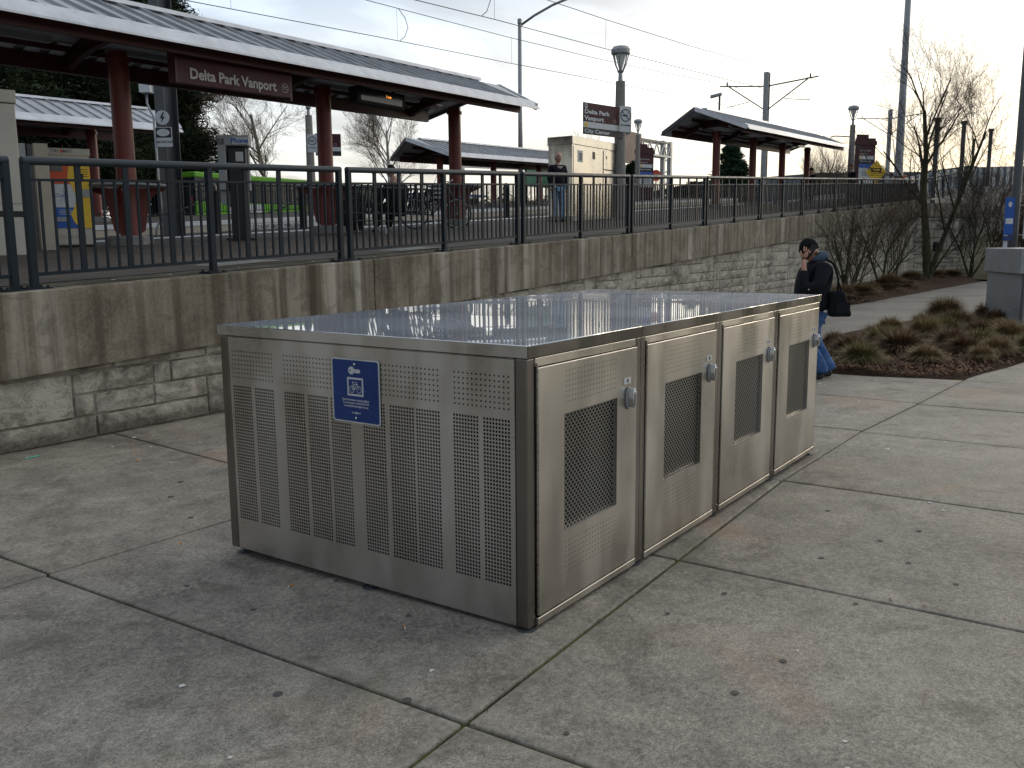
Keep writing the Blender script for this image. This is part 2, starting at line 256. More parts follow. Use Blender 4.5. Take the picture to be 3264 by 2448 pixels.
# ------------------------------------------------------------------ mesh helpers
class MB:
    def __init__(s): s.v = []; s.f = []
    def q(s, *pts):
        n = len(s.v); s.v += [tuple(p) for p in pts]; s.f.append(tuple(range(n, n + len(pts)))); return s
    def box(s, x0, x1, y0, y1, z0, z1):
        n = len(s.v); s.v += [(x, y, z) for z in (z0, z1) for y in (y0, y1) for x in (x0, x1)]
        s.f += [tuple(n + i for i in t) for t in ((0, 2, 3, 1), (4, 5, 7, 6), (0, 1, 5, 4), (2, 6, 7, 3), (0, 4, 6, 2), (1, 3, 7, 5))]; return s
    def hexa(s, p):   # 8 points, bottom 4 ccw then top 4 ccw
        n = len(s.v); s.v += [tuple(a) for a in p]
        s.f += [tuple(n + i for i in t) for t in ((3, 2, 1, 0), (4, 5, 6, 7), (0, 1, 5, 4), (1, 2, 6, 5), (2, 3, 7, 6), (3, 0, 4, 7))]; return s
    def bar(s, a, b, w, h=None, up=(0, 0, 1)):
        h = h or w; a = Vector(a); b = Vector(b); d = (b - a).normalized(); u = Vector(up)
        if abs(d.dot(u)) > .98: u = Vector((0, 1, 0))
        x = d.cross(u).normalized() * w / 2; y = x.cross(d).normalized() * h / 2
        return s.hexa([a - x - y, a + x - y, b + x - y, b - x - y, a - x + y, a + x + y, b + x + y, b - x + y])
    def tube(s, pts, rad, n=8, cap=True):
        pts = [Vector(p) for p in pts]; R = rad if isinstance(rad, (list, tuple)) else [rad] * len(pts)
        base = len(s.v); prev = None
        for i, p in enumerate(pts):
            d = (pts[min(i + 1, len(pts) - 1)] - pts[max(i - 1, 0)]).normalized()
            if prev is None: u = Vector((0, 0, 1)) if abs(d.z) < .9 else Vector((1, 0, 0))
            else: u = prev
            x = d.cross(u)
            if x.length < 1e-5: x = d.cross(Vector((0, 1, 0)))
            x.normalize(); y = x.cross(d).normalized(); prev = y
            for k in range(n):
                t = 2 * pi * k / n; s.v.append(tuple(p + (x * cos(t) + y * sin(t)) * R[i]))
        for i in range(len(pts) - 1):
            for k in range(n):
                a = base + i * n + k; b = base + i * n + (k + 1) % n; s.f.append((a, b, b + n, a + n))
        if cap:
            s.f.append(tuple(base + k for k in reversed(range(n)))); e = base + (len(pts) - 1) * n; s.f.append(tuple(e + k for k in range(n)))
        return s
    def lathe(s, prof, cx=0, cy=0, n=16):
        base = len(s.v)
        for r_, z in prof:
            for k in range(n): t = 2 * pi * k / n; s.v.append((cx + r_ * cos(t), cy + r_ * sin(t), z))
        for i in range(len(prof) - 1):
            for k in range(n):
                a = base + i * n + k; b = base + i * n + (k + 1) % n; s.f.append((a, b, b + n, a + n))
        s.f.append(tuple(base + k for k in reversed(range(n)))); e = base + (len(prof) - 1) * n; s.f.append(tuple(e + k for k in range(n)))
        return s
    def prism(s, poly, z0, z1):   # polygon in xy extruded
        n = len(s.v); k = len(poly); f0 = z0 if callable(z0) else (lambda x, y: z0); f1 = z1 if callable(z1) else (lambda x, y: z1)
        s.v += [(x, y, f0(x, y)) for x, y in poly] + [(x, y, f1(x, y)) for x, y in poly]
        s.f.append(tuple(n + i for i in reversed(range(k)))); s.f.append(tuple(n + k + i for i in range(k)))
        for i in range(k): j = (i + 1) % k; s.f.append((n + i, n + j, n + k + j, n + k + i))
        return s
    def xz(s, poly, y0, y1):  # polygon in xz extruded along y
        n = len(s.v); k = len(poly); s.v += [(x, y0, z) for x, z in poly] + [(x, y1, z) for x, z in poly]
        s.f.append(tuple(n + i for i in range(k))); s.f.append(tuple(n + k + i for i in reversed(range(k))))
        for i in range(k): j = (i + 1) % k; s.f.append((n + j, n + i, n + k + i, n + k + j))
        return s
    def yz(s, poly, x0, x1):
        n = len(s.v); k = len(poly); s.v += [(x0, y, z) for y, z in poly] + [(x1, y, z) for y, z in poly]
        s.f.append(tuple(n + i for i in reversed(range(k)))); s.f.append(tuple(n + k + i for i in range(k)))
        for i in range(k): j = (i + 1) % k; s.f.append((n + i, n + j, n + k + j, n + k + i))
        return s
    def mesh(s, name, mat, smooth=False, auto=False):
        me = bpy.data.meshes.new(name); me.from_pydata(s.v, [], s.f); me.validate()
        if mat:
            for mm in (mat if isinstance(mat, list) else [mat]): me.materials.append(MT[mm] if isinstance(mm, str) else mm)
        if smooth:
            me.polygons.foreach_set('use_smooth', [True] * len(me.polygons))
        me.update(); return me
    def build(s, name, mat, parent=None, smooth=False, bevel=0, loc=None, sharp=None):
        me = s.mesh(name, mat, smooth)
        if smooth and sharp: me.set_sharp_from_angle(angle=radians(sharp))
        o = bpy.data.objects.new(name, me); COL.objects.link(o)
        if parent: o.parent = parent
        if loc: o.location = loc
        if bevel:
            b = o.modifiers.new('bevel', 'BEVEL'); b.width = bevel; b.segments = 2; b.limit_method = 'ANGLE'; b.angle_limit = radians(40)
        return o
def thing(name, label, cat, loc=(0, 0, 0), rz=0, group=None):
    o = bpy.data.objects.new(name, None); COL.objects.link(o); o.location = loc; o.rotation_euler = (0, 0, rz); o.empty_display_size = .1
    o['label'] = label; o['category'] = cat
    if group: o['group'] = group
    return o
def tag(o, label, cat, group=None):
    o['label'] = label; o['category'] = cat
    if group: o['group'] = group
    return o
def struct(o, kind='structure'): o['kind'] = kind; return o
def inst(src, parent=None, loc=None, rot=None, scale=None, name=None):
    o = bpy.data.objects.new(name or src.name.split('.')[0], src.data); COL.objects.link(o)
    for md in src.modifiers:
        b = o.modifiers.new(md.name, md.type); b.width = md.width; b.segments = md.segments; b.limit_method = 'ANGLE'; b.angle_limit = md.angle_limit
    if parent: o.parent = parent
    if loc is not None: o.location = loc
    if rot is not None: o.rotation_euler = rot
    if scale is not None: o.scale = scale
    return o
def dup(root, loc, rz=0, label=None, group=None, scale=None):
    r_ = root.copy(); COL.objects.link(r_); r_.location = loc; r_.rotation_euler = (0, 0, rz)
    if scale is not None: r_.scale = scale
    if label: r_['label'] = label
    if group: r_['group'] = group
    for ch in list(root.children):
        c_ = ch.copy(); COL.objects.link(c_); c_.parent = r_
        for g in ch.children: d_ = g.copy(); COL.objects.link(d_); d_.parent = c_
    return r_
def text(s, size, name, mat, parent, loc, rot, bold=0, align='CENTER', ext=.002, sx=1, space=1):
    cu = bpy.data.curves.new(name, 'FONT'); cu.body = s; cu.size = size; cu.align_x = align; cu.align_y = 'CENTER'; cu.extrude = ext; cu.offset = bold; cu.space_character = space; cu.resolution_u = 3
    t = bpy.data.objects.new(name, cu); COL.objects.link(t)
    me = bpy.data.meshes.new_from_object(t); bpy.data.objects.remove(t); me.materials.clear(); me.materials.append(MT[mat])
    o = bpy.data.objects.new(name, me); COL.objects.link(o); o.parent = parent; o.location = loc; o.rotation_euler = rot; o.scale = (sx, 1, 1); return o
FACE_L = (pi / 2, 0, -pi / 2)   # text plane facing -x
FACE_F = (pi / 2, 0, 0)         # text plane facing -y
# ================================================================== GROUND
b = MB(); X0, X1, Y0, Y1 = -900, 1500, -900, 900
b.q((-900, -900, -1.6), (1500, -900, -1.6), (1500, 900, -1.6), (-900, 900, -1.6)); struct(b.build('ground', 'soil'))
b = MB()
for i in range(-6, 30):
    for j in range(-6, 3):
        x, y = i * 4, j * 2.9
        b.q(*[(xx, yy, zg(xx, yy) - .016) for xx, yy in ((x, y), (x + 4, y), (x + 4, y + 2.9), (x, y + 2.9))])
struct(b.build('paving_bed', 'joint'))
plaza = bpy.data.objects.new('plaza', None); COL.objects.link(plaza); struct(plaza)
YA = [(-30, -.85), (-6, -.33), (-1.06, -.24), (-.75, -.215), (1.2, -.17), (3.1, -.13), (4.2, -.11), (5.2, -.2), (6.9, -.36), (8.95, -.53), (12, -.8)]
def ya(x): return interp(x, [p[0] for p in YA], [p[1] for p in YA])
def yb(x): return 2.51 - .03 * x
def slab(cs, name='slab'):
    g = .0085; cx = sum(p[0] for p in cs) / len(cs); cy = sum(p[1] for p in cs) / len(cs)
    pts = []
    n = len(cs)
    for i in range(n):
        p = Vector(cs[i]); a = Vector(cs[i - 1]); c = Vector(cs[(i + 1) % n])
        e1 = (p - a).normalized(); e2 = (c - p).normalized(); n1 = Vector((-e1.y, e1.x)); n2 = Vector((-e2.y, e2.x))
        bis = (n1 + n2); bis = bis / max(.3, bis.length_squared / 2); pts.append(p + bis * g)
    bb = MB(); dz = random.uniform(-.0025, .0025)
    bb.prism([(p.x, p.y) for p in pts], lambda x, y: zg(x, y) - .12, lambda x, y: zg(x, y) + dz)
    bb.f.pop(1);  cen = Vector((cx, cy)); inn = []
    for i in range(n):
        p = pts[i]; a = pts[i - 1]; c = pts[(i + 1) % n]; e1 = (p - a).normalized(); e2 = (c - p).normalized(); n1 = Vector((-e1.y, e1.x)); n2 = Vector((-e2.y, e2.x)); bis = n1 + n2; bis = bis / max(.3, bis.length_squared / 2); inn.append(p + bis * .055)
    k0 = len(bb.v); bb.v += [(p.x, p.y, zg(p.x, p.y) + dz + .0012) for p in inn]
    for i in range(n): j = (i + 1) % n; bb.f.append((n + i, n + j, k0 + j, k0 + i))
    nb = len(bb.f); bb.f.append(tuple(k0 + i for i in range(n)))
    o = bb.build(name, ['plaza_border', 'plaza'], plaza, bevel=.008); o.data.polygons[nb - 1 + 1].material_index = 1
    o.modifiers['bevel'].angle_limit = radians(60); return o
S1 = [-9, -6.6, -4.6, -2.65, -.745, 1.19, 3.1, 5.13, 6.9, 8.95]
def s1x(x, y): return x + .055 * (y + .2) * (1 if x > 0 else .2)
for i in range(len(S1) - 1):
    a, c = S1[i], S1[i + 1]
    for y0, y1 in ((-4.1, None), (-8.2, -4.1)):
        ta, tcx = (ya(a), ya(c)) if y1 is None else (y1, y1)
        slab([(s1x(a, y0), y0), (s1x(c, y0), y0), (s1x(c, tcx), tcx), (s1x(a, ta), ta)])
for x0, x1, y0, y1 in ((8.95, 11.3, -4.1, -.99), (11.3, 14, -4.1, -1.85), (14, 17, -5, -3.0), (8.95, 12.5, -8.2, -4.1)):
    if y1 == -.99: slab([(8.45, -4.1), (11.1, -4.1), (11.3, -1.0), (10.44, -.84), (9.7, -.64), (9.17, -.54), (8.95, -.53)])
    elif y1 == -1.85: slab([(11.1, -4.1), (14, -4.1), (14, -1.9), (11.3, -1.0)])
    elif y1 == -3.0: slab([(14, -4.1), (18, -5), (17, -3.0), (14, -1.9)])
    else: slab([(8.2, -8.2), (13, -8.2), (14, -4.1), (8.45, -4.1)])
S2 = [(-9, -9), (-6.6, -6.6), (-4.6, -4.6), (-2.65, -2.65), (-.745, -.70), (1.19, 1.30), (3.1, 3.25), (5.19, 5.3), (6.95, 7.3)]
for i in range(len(S2) - 1):
    (a, a2), (c, c2) = S2[i], S2[i + 1]
    slab([(a, ya(a)), (c, ya(c)), (c2, yb(c2)), (a2, yb(a2))])
slab([(6.95, ya(6.95)), (8.95, -.53), (8.94, -.04), (8.85, .48), (8.88, 1.02), (9.0, 1.5), (9.3, 2.2), (7.3, yb(7.3))])
S3 = [(-9, -9), (-6.6, -6.6), (-4.6, -4.6), (-2.7, -2.7), (-.68, -.62), (1.30, 1.76), (3.3, 3.6), (5.3, 5.6), (7.3, 7.5)]
for i in range(len(S3) - 1):
    (a, a2), (c, c2) = S3[i], S3[i + 1]
    slab([(a, yb(a)), (c, yb(c)), (c2, 5.78), (a2, 5.78)])
# path beyond the slabs
b = MB(); PA = [(7.3, 2.25, 5.78), (9.3, 2.3, 5.8), (12.3, 2.35, 5.8), (15, 2.3, 5.5), (18, 1.95, 4.8), (22, .5, 4.55), (26, -.8, 4.2), (33, -2.5, 3.9), (50, -6, 3.4), (75, -12, 2.2)]
for i in range(len(PA) - 1):
    (x, l, h), (x2, l2, h2) = PA[i], PA[i + 1]
    for k in range(4):
        t0, t1 = k / 4, (k + 1) / 4
        b.q(*[(xx, yy, zg(xx, yy) - .004) for xx, yy in ((x, l + (h - l) * t0), (x2, l2 + (h2 - l2) * t0), (x2, l2 + (h2 - l2) * t1), (x, l + (h - l) * t1))])
struct(b.build('path', 'path'))
b = MB()
for x in range(-8, 60, 4):
    b.q(*[(xx, yy, zg(xx, max(yy, -8)) - .02 - (.4 if yy < -9 else 0)) for xx, yy in ((x, -40), (x + 4, -40), (x + 4, -8.1), (x, -8.1))])
struct(b.build('street', 'asphalt'))
def bed(name, near, far, h, nx, ny, seed):
    def P(pl, t):
        L = [0]
        for i in range(len(pl) - 1): L.append(L[-1] + math.dist(pl[i], pl[i + 1]))
        s_ = t * L[-1]
        return interp(s_, L, [p[0] for p in pl]), interp(s_, L, [p[1] for p in pl])
    bb = MB()
    for i in range(nx + 1):
        t = i / nx; a = P(near, t); c = P(far, t)
        for j in range(ny + 1):
            s_ = j / ny; x = a[0] + (c[0] - a[0]) * s_; y = a[1] + (c[1] - a[1]) * s_
            edge = min(1, min(s_, (1 - s_) if name != 'planting_bed_by_wall' else 1) * 5) * min(1, min(t, 1 - t) * 14 + .0)
            z = zg(x, y) - .012 + edge * (h(s_) + .05 * noise.noise((x * 1.3 + seed, y * 1.3, 0)) + .022 * noise.noise((x * 7, y * 7, seed)) + .02)
            bb.v.append((x, y, z))
    for i in range(nx):
        for j in range(ny):
            k = i * (ny + 1) + j; bb.f.append((k, k + ny + 1, k + ny + 2, k + 1))
    return bb
N1 = [(9.2, 1.75), (8.88, 1.3), (8.85, .47), (8.94, -.04), (9.17, -.54), (9.7, -.64), (10.44, -.84), (11.3, -1.0), (14, -1.9), (17, -3), (24, -5)]
F1 = [(9.2, 1.85), (12.3, 2.35), (14.3, 2.27), (16.6, 2.24), (18.1, 1.95), (18.6, 1.6), (20.3, 1.06), (21.6, .5), (26, -.8)]
struct(bed('planting_bed', N1, F1, lambda s: .06, 130, 60, 1).build('planting_bed', 'mulch', smooth=True))
N2 = [(13.6, 5.6), (15, 5.35), (18, 4.65), (22, 4.4), (26.3, 4.05), (33, 3.7), (41, 3.3), (49.6, 2.6)]
F2 = [(13.6, 5.8), (20, 6.05), (30, 6.15), (44.4, 6.3), (46, 5.5)]
def bedh(s): return .30 * min(1, s * 1.4)
struct(bed('planting_bed_by_wall', N2, F2, bedh, 150, 24, 4).build('planting_bed', 'mulch', smooth=True))
b = MB()
for (x0, y0), (x1, y1) in zip([(46, 5.5), (44, 1.2), (48, -4), (60, -14)], [(62, 5.0), (62, 1), (66, -5), (80, -14)]): pass
pl = [(44, 2.4), (52, -1.5), (62, -7), (80, -18)]; pr = [(47, 9), (60, 9), (80, 7), (110, 4)]
for i in range(3):
    for k in range(5):
        def pt(ii, kk):
            t = kk / 5; x = pl[ii][0] + (pr[ii][0] - pl[ii][0]) * t; y = pl[ii][1] + (pr[ii][1] - pl[ii][1]) * t; return (x, y, -.25 + 3.6 * min(1, ii * .33) * t)
        b.q(pt(i, k), pt(i + 1, k), pt(i + 1, k + 1), pt(i, k + 1))
struct(b.build('slope', 'soil'))
# ================================================================== BICYCLE LOCKERS
LK_ = thing('bicycle_locker', 'long low brushed stainless steel bank of four bicycle lockers with shiny flat lid', 'bicycle locker', (0, 0, 0), radians(-1.147))
LW, LL, UH = 1.969, 4.055, 1.0138
def perforated(us, vs, regions, P, round_=False):
    """flat sheet in (u,v), P maps to 3D; regions = (u0,u1,v0,v1,nx,ny,fill)"""
    bb = MB(); U = sorted(set([us[0], us[1]] + [r_[0] for r_ in regions] + [r_[1] for r_ in regions])); V = sorted(set([vs[0], vs[1]] + [r_[2] for r_ in regions] + [r_[3] for r_ in regions]))
    for i in range(len(U) - 1):
        for j in range(len(V) - 1):
            cu, cv = (U[i] + U[i + 1]) / 2, (V[j] + V[j + 1]) / 2
            if any(r_[0] < cu < r_[1] and r_[2] < cv < r_[3] for r_ in regions): continue
            bb.q(P(U[i], V[j]), P(U[i + 1], V[j]), P(U[i + 1], V[j + 1]), P(U[i], V[j + 1]))
    for (u0, u1, v0, v1, nx, ny, fl) in regions:
        if nx == 0: continue
        du, dv_ = (u1 - u0) / nx, (v1 - v0) / ny; hu, hv = du * fl / 2, dv_ * fl / 2
        h = min(hu, hv) if fl < .45 else None
        if h: hu = hv = h
        for i in range(nx):
            for j in range(ny):
                a, c, d, e = u0 + i * du, u0 + (i + 1) * du, v0 + j * dv_, v0 + (j + 1) * dv_; mu, mv = (a + c) / 2, (d + e) / 2
                n = len(bb.v); bb.v += [P(a, d), P(c, d), P(c, e), P(a, e), P(mu - hu, mv - hv), P(mu + hu, mv - hv), P(mu + hu, mv + hv), P(mu - hu, mv + hv)]
                bb.f += [(n, n + 1, n + 5, n + 4), (n + 1, n + 2, n + 6, n + 5), (n + 2, n + 3, n + 7, n + 6), (n + 3, n, n + 4, n + 7)]
    return bb
# left side panel, faces -x: u = -y so that it reads left to right
P_side = lambda u, v: (0.0, -u, v)
def rg(ya_, yb_, z0, z1, nx, ny, fl): return (-ya_, -yb_, z0, z1, nx, ny, fl)
regs = []
for ya_, yb_, n in ((1.886, 1.556, 14), (1.486, 1.016, 20), (.940, .464, 20), (.393, .083, 13)): regs.append(rg(ya_, yb_, .936, 1.097, n, 7, .33))
for ya_, yb_ in ((1.884, 1.734), (1.710, 1.560), (1.484, 1.334), (1.312, 1.168), (1.152, 1.018), (.938, .794), (.768, .616), (.608, .466), (.394, .252), (.230, .086)): regs.append(rg(ya_, yb_, .170, .905, 9, 44, .62))
side = perforated((-1.905, -.064), (0, 1.160), regs, P_side).build('side_panel', 'steel_side', LK_)
# rolled edges of the side panel
b = MB(); b.box(0, .012, .064, 1.905, 1.158, 1.164); b.box(0, .03, .062, .066, 0, 1.16); b.box(0, .03, 1.903, 1.907, 0, 1.16); b.box(0, .03, .064, 1.905, -.001, .002); b.build('panel_edge', 'steel_trim', LK_)
for y0, y1 in ((0, .060), (1.909, LW)):
    MB().box(-.002, .055, y0, y1, -.002, 1.165).build('corner_post', 'steel_post', LK_, bevel=.006)
MB().box(LL - .045, LL, 0, .06, -.002, 1.165).build('corner_post', 'steel_post', LK_, bevel=.006)
MB().box(LL - .045, LL, 1.909, LW, -.002, 1.165).build('corner_post', 'steel_post', LK_, bevel=.006)
MB().box(.05, LL - .01, LW - .01, LW - .004, 0, 1.16).build('back_panel', 'steel_side', LK_)
MB().box(LL - .008, LL - .004, .06, 1.909, 0, 1.16).build('end_panel', 'steel_side', LK_)
MB().box(.06, LL - .06, .05, 1.90, .012, .016).build('floor_panel', 'steel_trim', LK_)
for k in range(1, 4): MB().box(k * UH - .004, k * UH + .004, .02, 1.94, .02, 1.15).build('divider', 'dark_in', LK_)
MB().box(.045, .05, .07, 1.90, .02, 1.15).build('side_shade_sheet', 'dark_in', LK_)  # added dark sheet, paints the interior shade seen through the side holes
for k in range(3):
    x = (k + 1) * UH
    p_ = MB().box(x - .050, x - .002, -.004, .05, -.002, 1.165); p_.box(x + .002, x + .050, -.004, .05, -.002, 1.165)
    p_.box(x - .052, x - .010, -.0055, .0, .0, 1.164); p_.build('divider_post', 'steel_post', LK_, bevel=.003)
for k in range(4):
    xa, xb = (.056 if k == 0 else k * UH + .052), ((k + 1) * UH - .053 if k < 3 else LL - .047)
    MB().box(xa, xb, -.003, .03, 1.126, 1.164).build('top_rail', 'steel_rail', LK_, bevel=.003)
    MB().box(xa, xb, -.014, .03, 0, .034).build('bottom_rail', 'steel_rail', LK_, bevel=.004)
    x0, x1 = xa + .011, xb - .003; X = k * UH
    Pd = lambda u, v: (u, -.011, v)
    rr = [(X + .275, X + .753, .936, 1.097, 18, 7, .24), (X + .272, X + .758, .366, .897, 0, 0, 0), (X + .272, X + .752, .160, .325, 18, 7, .24)]
    d = perforated((x0, x1), (.041, 1.120), rr, Pd)
    d.tube([(x0, -.0075, 1.1195), (x1, -.0075, 1.1195)], .0037, 8); d.box(x0, x1, -.0105, .012, .0395, .0415); d.box(x0 - .001, x0 + .001, -.011, .012, .04, 1.12); d.box(x1 - .001, x1 + .001, -.011, .012, .04, 1.12)
    for (a, c, e, f_) in ((X + .272, X + .758, .366, .897),):
        d.box(a - .001, a + .001, -.011, .008, e, f_); d.box(c - .001, c + .001, -.011, .008, e, f_); d.box(a, c, -.011, .008, e - .001, e + .001); d.box(a, c, -.011, .008, f_ - .001, f_ + .001)
    door = d.build('door', 'steel_door', LK_); 
    # staggered round-hole mesh behind the opening
    mb = MB(); pu, pv = .0305, .0300; a0, a1, b0, b1 = X + .268, X + .762, .362, .901
    j = 0; v_ = b0
    while v_ < b1 - .001:
        off = 0 if j % 2 else pu / 2; u_ = a0 - off
        while u_ < a1:
            uu0, uu1 = max(u_, a0), min(u_ + pu, a1)
            mu, mv = u_ + pu / 2, v_ + pv / 4; hv_ = pv / 2
            if uu1 - uu0 < pu * .7: mb.q((uu0, .006, v_), (uu1, .006, v_), (uu1, .006, v_ + hv_ * 1.0), (uu0, .006, v_ + hv_))
            else:
                n = len(mb.v); oc = [(-.5, -.5), (0, -.5), (.5, -.5), (.5, 0), (.5, .5), (0, .5), (-.5, .5), (-.5, 0)]
                for ax, az in oc: mb.v.append((mu + ax * pu, .006, mv + az * hv_))
                R_ = .0094
                for ax, az in oc:
                    L_ = math.hypot(ax, az); rr_ = min(R_, .0078 / max(abs(az / L_), .01)) if L_ else R_
                    mb.v.append((mu + ax / L_ * rr_ * 1.15, .006, mv + az / L_ * rr_ * .86))
                for q_ in range(8): p2 = (q_ + 1) % 8; mb.f.append((n + q_, n + p2, n + 8 + p2, n + 8 + q_))
            u_ += pu
        v_ += pv / 2; j += 1
    mb.build('mesh_window', 'mesh', door)
    MB().box(x0 + .03, x1 - .03, .05, .052, .08, 1.10).build('door_shade_sheet', 'dark_in', door)  # near-black sheet added as the shade behind the door openings
    hb = MB(); z = .045; i = 0
    while z < 1.11:
        hb.tube([(x0 - .0055, -.007, z), (x0 - .0055, -.007, z + .034)], .0042 if i % 2 else .0048, 6); z += .038; i += 1
    hb.build('hinge', 'hinge', door)
    lx = X + .867
    pts = [(lx + .032 * cos(t) , .879 + .056 * sin(t)) for t in [2 * pi * i / 14 for i in range(14)]]
    MB().xz(pts, -.021, -.011).build('lock_plate', 'grey_metal', door, bevel=.003)
    pts = [(lx + .018 * cos(t), .881 + .050 * sin(t) * (1 if sin(t) > 0 else .95)) for t in [2 * pi * i / 12 for i in range(12)]]
    hm = MB().xz(pts, -.051, -.021); hm.box(lx - .005, lx + .005, -.057, -.051, .845, .915); hm.build('lock_handle', 'chrome', door, bevel=.005)
    MB().box(X + .822, X + .890, -.0135, -.011, .951, .981).build('number_plate', 'offwhite', door)
    text(str(4 - k), .026, 'number', 'black', door, (X + .856, -.0145, .9655), FACE_F, .0008)
    # lid unit
    l0, l1 = k * UH + (.0012 if k else -.004), (k + 1) * UH - (.0012 if k < 3 else -.004)
    lb = MB(); nx, ny = 10, 20; base = 0
    for i in range(nx + 1):
        for jj in range(ny + 1):
            x = l0 + (l1 - l0) * i / nx; y = -.006 + (LW + .012) * jj / ny; e_ = min(i, nx - i, jj, ny - jj)
            lb.v.append((x, y, 1.2195 + (.0009 * noise.noise((x * 2.2, y * 1.6, 3)) if e_ else 0)))
    for i in range(nx):
        for jj in range(ny): q_ = i * (ny + 1) + jj; lb.f.append((q_, q_ + ny + 1, q_ + ny + 2, q_ + 1))
    lid = lb.build('lid', 'lid', LK_, smooth=True)
    MB().box(l0 - (.0035 if k == 0 else 0), l1, -.010, -.0062, 1.168, 1.2185).build('lid_edge', 'steel_edge_shade', lid, bevel=.0015); MB().box(l0, l1, LW + .0062, LW + .010, 1.168, 1.2185).build('lid_edge', 'steel_edge_shade', lid)
    if k == 0: MB().box(-.0082, -.0042, -.006, LW + .009, 1.168, 1.2185).build('lid_edge', 'steel_side', lid, bevel=.0015)
    if k == 3: MB().box(LL + .0042, LL + .0082, -.006, LW + .009, 1.168, 1.2185).build('lid_edge', 'steel_side', lid)
    e = MB(); e.tube([(l0, -.0082, 1.2180), (l1, -.0082, 1.2180)], .0030, 8)
    if k == 0: e.tube([(-.0062, -.0082, 1.2180), (-.0062, LW + .008, 1.2180)], .0030, 8)
    e.build('lid_rim', 'chrome', lid, smooth=True)
for fx, fy in ((.03, .03), (.055, 1.93), (UH, .03), (2 * UH, .03), (3 * UH, .03), (LL - .03, .03), (LL - .03, 1.93), (UH, 1.93), (.03, .95)):
    w_ = Matrix.Rotation(radians(-1.147), 3, 'Z') @ Vector((fx, fy, 0)); gz = zg(w_.x, w_.y)
    f = MB(); f.tube([(fx, fy, gz + .004), (fx, fy, .01)], .008, 8); f.lathe([(.045, gz), (.045, gz + .004), (.016, gz + .009)], fx, fy, 16); f.build('levelling_foot', 'dark_steel', LK_)
# instruction sign on the side
SG = thing('information_sign', 'blue sign with key and bicycle symbols riveted to the end of the steel lockers', 'sign', (0, 0, 0), radians(-1.147))
def rrect(cx, cz, w, h, r_, n=5):
    pts = []
    for sx, sz, a0 in ((1, 1, 0), (-1, 1, 90), (-1, -1, 180), (1, -1, 270)):
        for i in range(n + 1): t = radians(a0 + 90 * i / n); pts.append((cx + sx * (w / 2 - r_) + r_ * cos(t), cz + sz * (h / 2 - r_) + r_ * sin(t)))
    return pts
scy, scz = .972, .949
yz = lambda pts: [(p[0], p[1]) for p in pts]
MB().yz(rrect(scy, scz, .310, .307, .014), -.007, -.004).build('plate', 'offwhite', SG)
MB().yz(rrect(scy, scz, .296, .293, .010), -.0078, -.0072).build('blue_field', 'blue', SG)
def sp(u, v): return (-.0088, scy - u, scz + v)  # u right, v up in metres from the centre
k_ = MB(); th = [2 * pi * i / 16 for i in range(16)]
n = 16
head = [(-.022 + .021 * cos(t), .098 + .019 * sin(t)) for t in th]; hole = [(-.032 + .0045 * cos(t), .098 + .0045 * sin(t)) for t in th]
for i in range(16): j = (i + 1) % 16; k_.q(sp(*head[i]), sp(*head[j]), sp(*hole[j]), sp(*hole[i]))
k_.q(sp(-.004, .105), sp(-.004, .090), sp(.004, .088), sp(.009, .084), sp(.012, .089), sp(.016, .085), sp(.019, .089), sp(.023, .085), sp(.026, .089), sp(.030, .087), sp(.036, .097), sp(.028, .106))
k_.build('key_symbol', 'white', SG)
fr = MB()
for a in ((-.052, .065, .052, .056), (-.052, -.014, .052, -.023), (-.052, .0559, -.043, -.0139), (.043, .0559, .052, -.0139)): fr.q(sp(a[0], a[1]), sp(a[2], a[1]), sp(a[2], a[3]), sp(a[0], a[3]))
fr.build('symbol_frame', 'white', SG)
def stroke(bb, pts, w, closed=False):
    n = len(pts)
    for i in range(n if closed else n - 1):
        a = Vector(pts[i]); c = Vector(pts[(i + 1) % n]); d = (c - a).normalized(); nn = Vector((-d.y, d.x)) * w / 2; e_ = d * w * .3
        bb.q(sp(*(a - nn - e_)), sp(*(c - nn + e_)), sp(*(c + nn + e_)), sp(*(a + nn - e_)))
bk = MB()
for cx in (-.0235, .0235): stroke(bk, [(cx + .0145 * cos(t), .008 + .0155 * sin(t)) for t in th], .0032, True)
stroke(bk, [(-.0235, .008), (-.004, .008), (-.012, .032), (.012, .034), (-.004, .008)], .0034); stroke(bk, [(-.0235, .008), (-.012, .030)], .003); stroke(bk, [(.0235, .008), (.010, .042), (.002, .044)], .0034); stroke(bk, [(-.012, .030), (-.014, .041)], .0032); stroke(bk, [(-.020, .042), (-.008, .042)], .004)
bk.build('bicycle_symbol', 'white', SG)
tl = (('Rental information: trimet.org/bikes', .0138, -.043), ('To rent a locker: call 503-962-2104', .0138, -.058), ('or email bikelockers@trimet.org', .0138, -.073))
for s_, sz, vv in tl: text(s_, sz, 'lettering', 'white', SG, sp(0, vv), FACE_L, .0002, ext=.0003, sx=.86)
text('TRI', .011, 'lettering', 'white', SG, sp(-.019, -.105), FACE_L, .0002, ext=.0003, space=1.3); text('MET', .011, 'lettering', 'white', SG, sp(.020, -.105), FACE_L, .0002, ext=.0003, space=1.3)
k_ = MB(); k_.yz([(scy - .0 + .006 * cos(t), scz - .105 + .006 * sin(t)) for t in th], -.0088, -.0080); k_.build('emblem', 'white', SG)
for vv in (.128, -.129):
    r_ = MB(); c_ = sp(.0, vv); r_.tube([(-.008, c_[1], c_[2]), (-.012, c_[1], c_[2]), (-.0145, c_[1], c_[2])], [.0072, .0065, .003], 12); r_.build('rivet', 'chrome', SG, smooth=True)
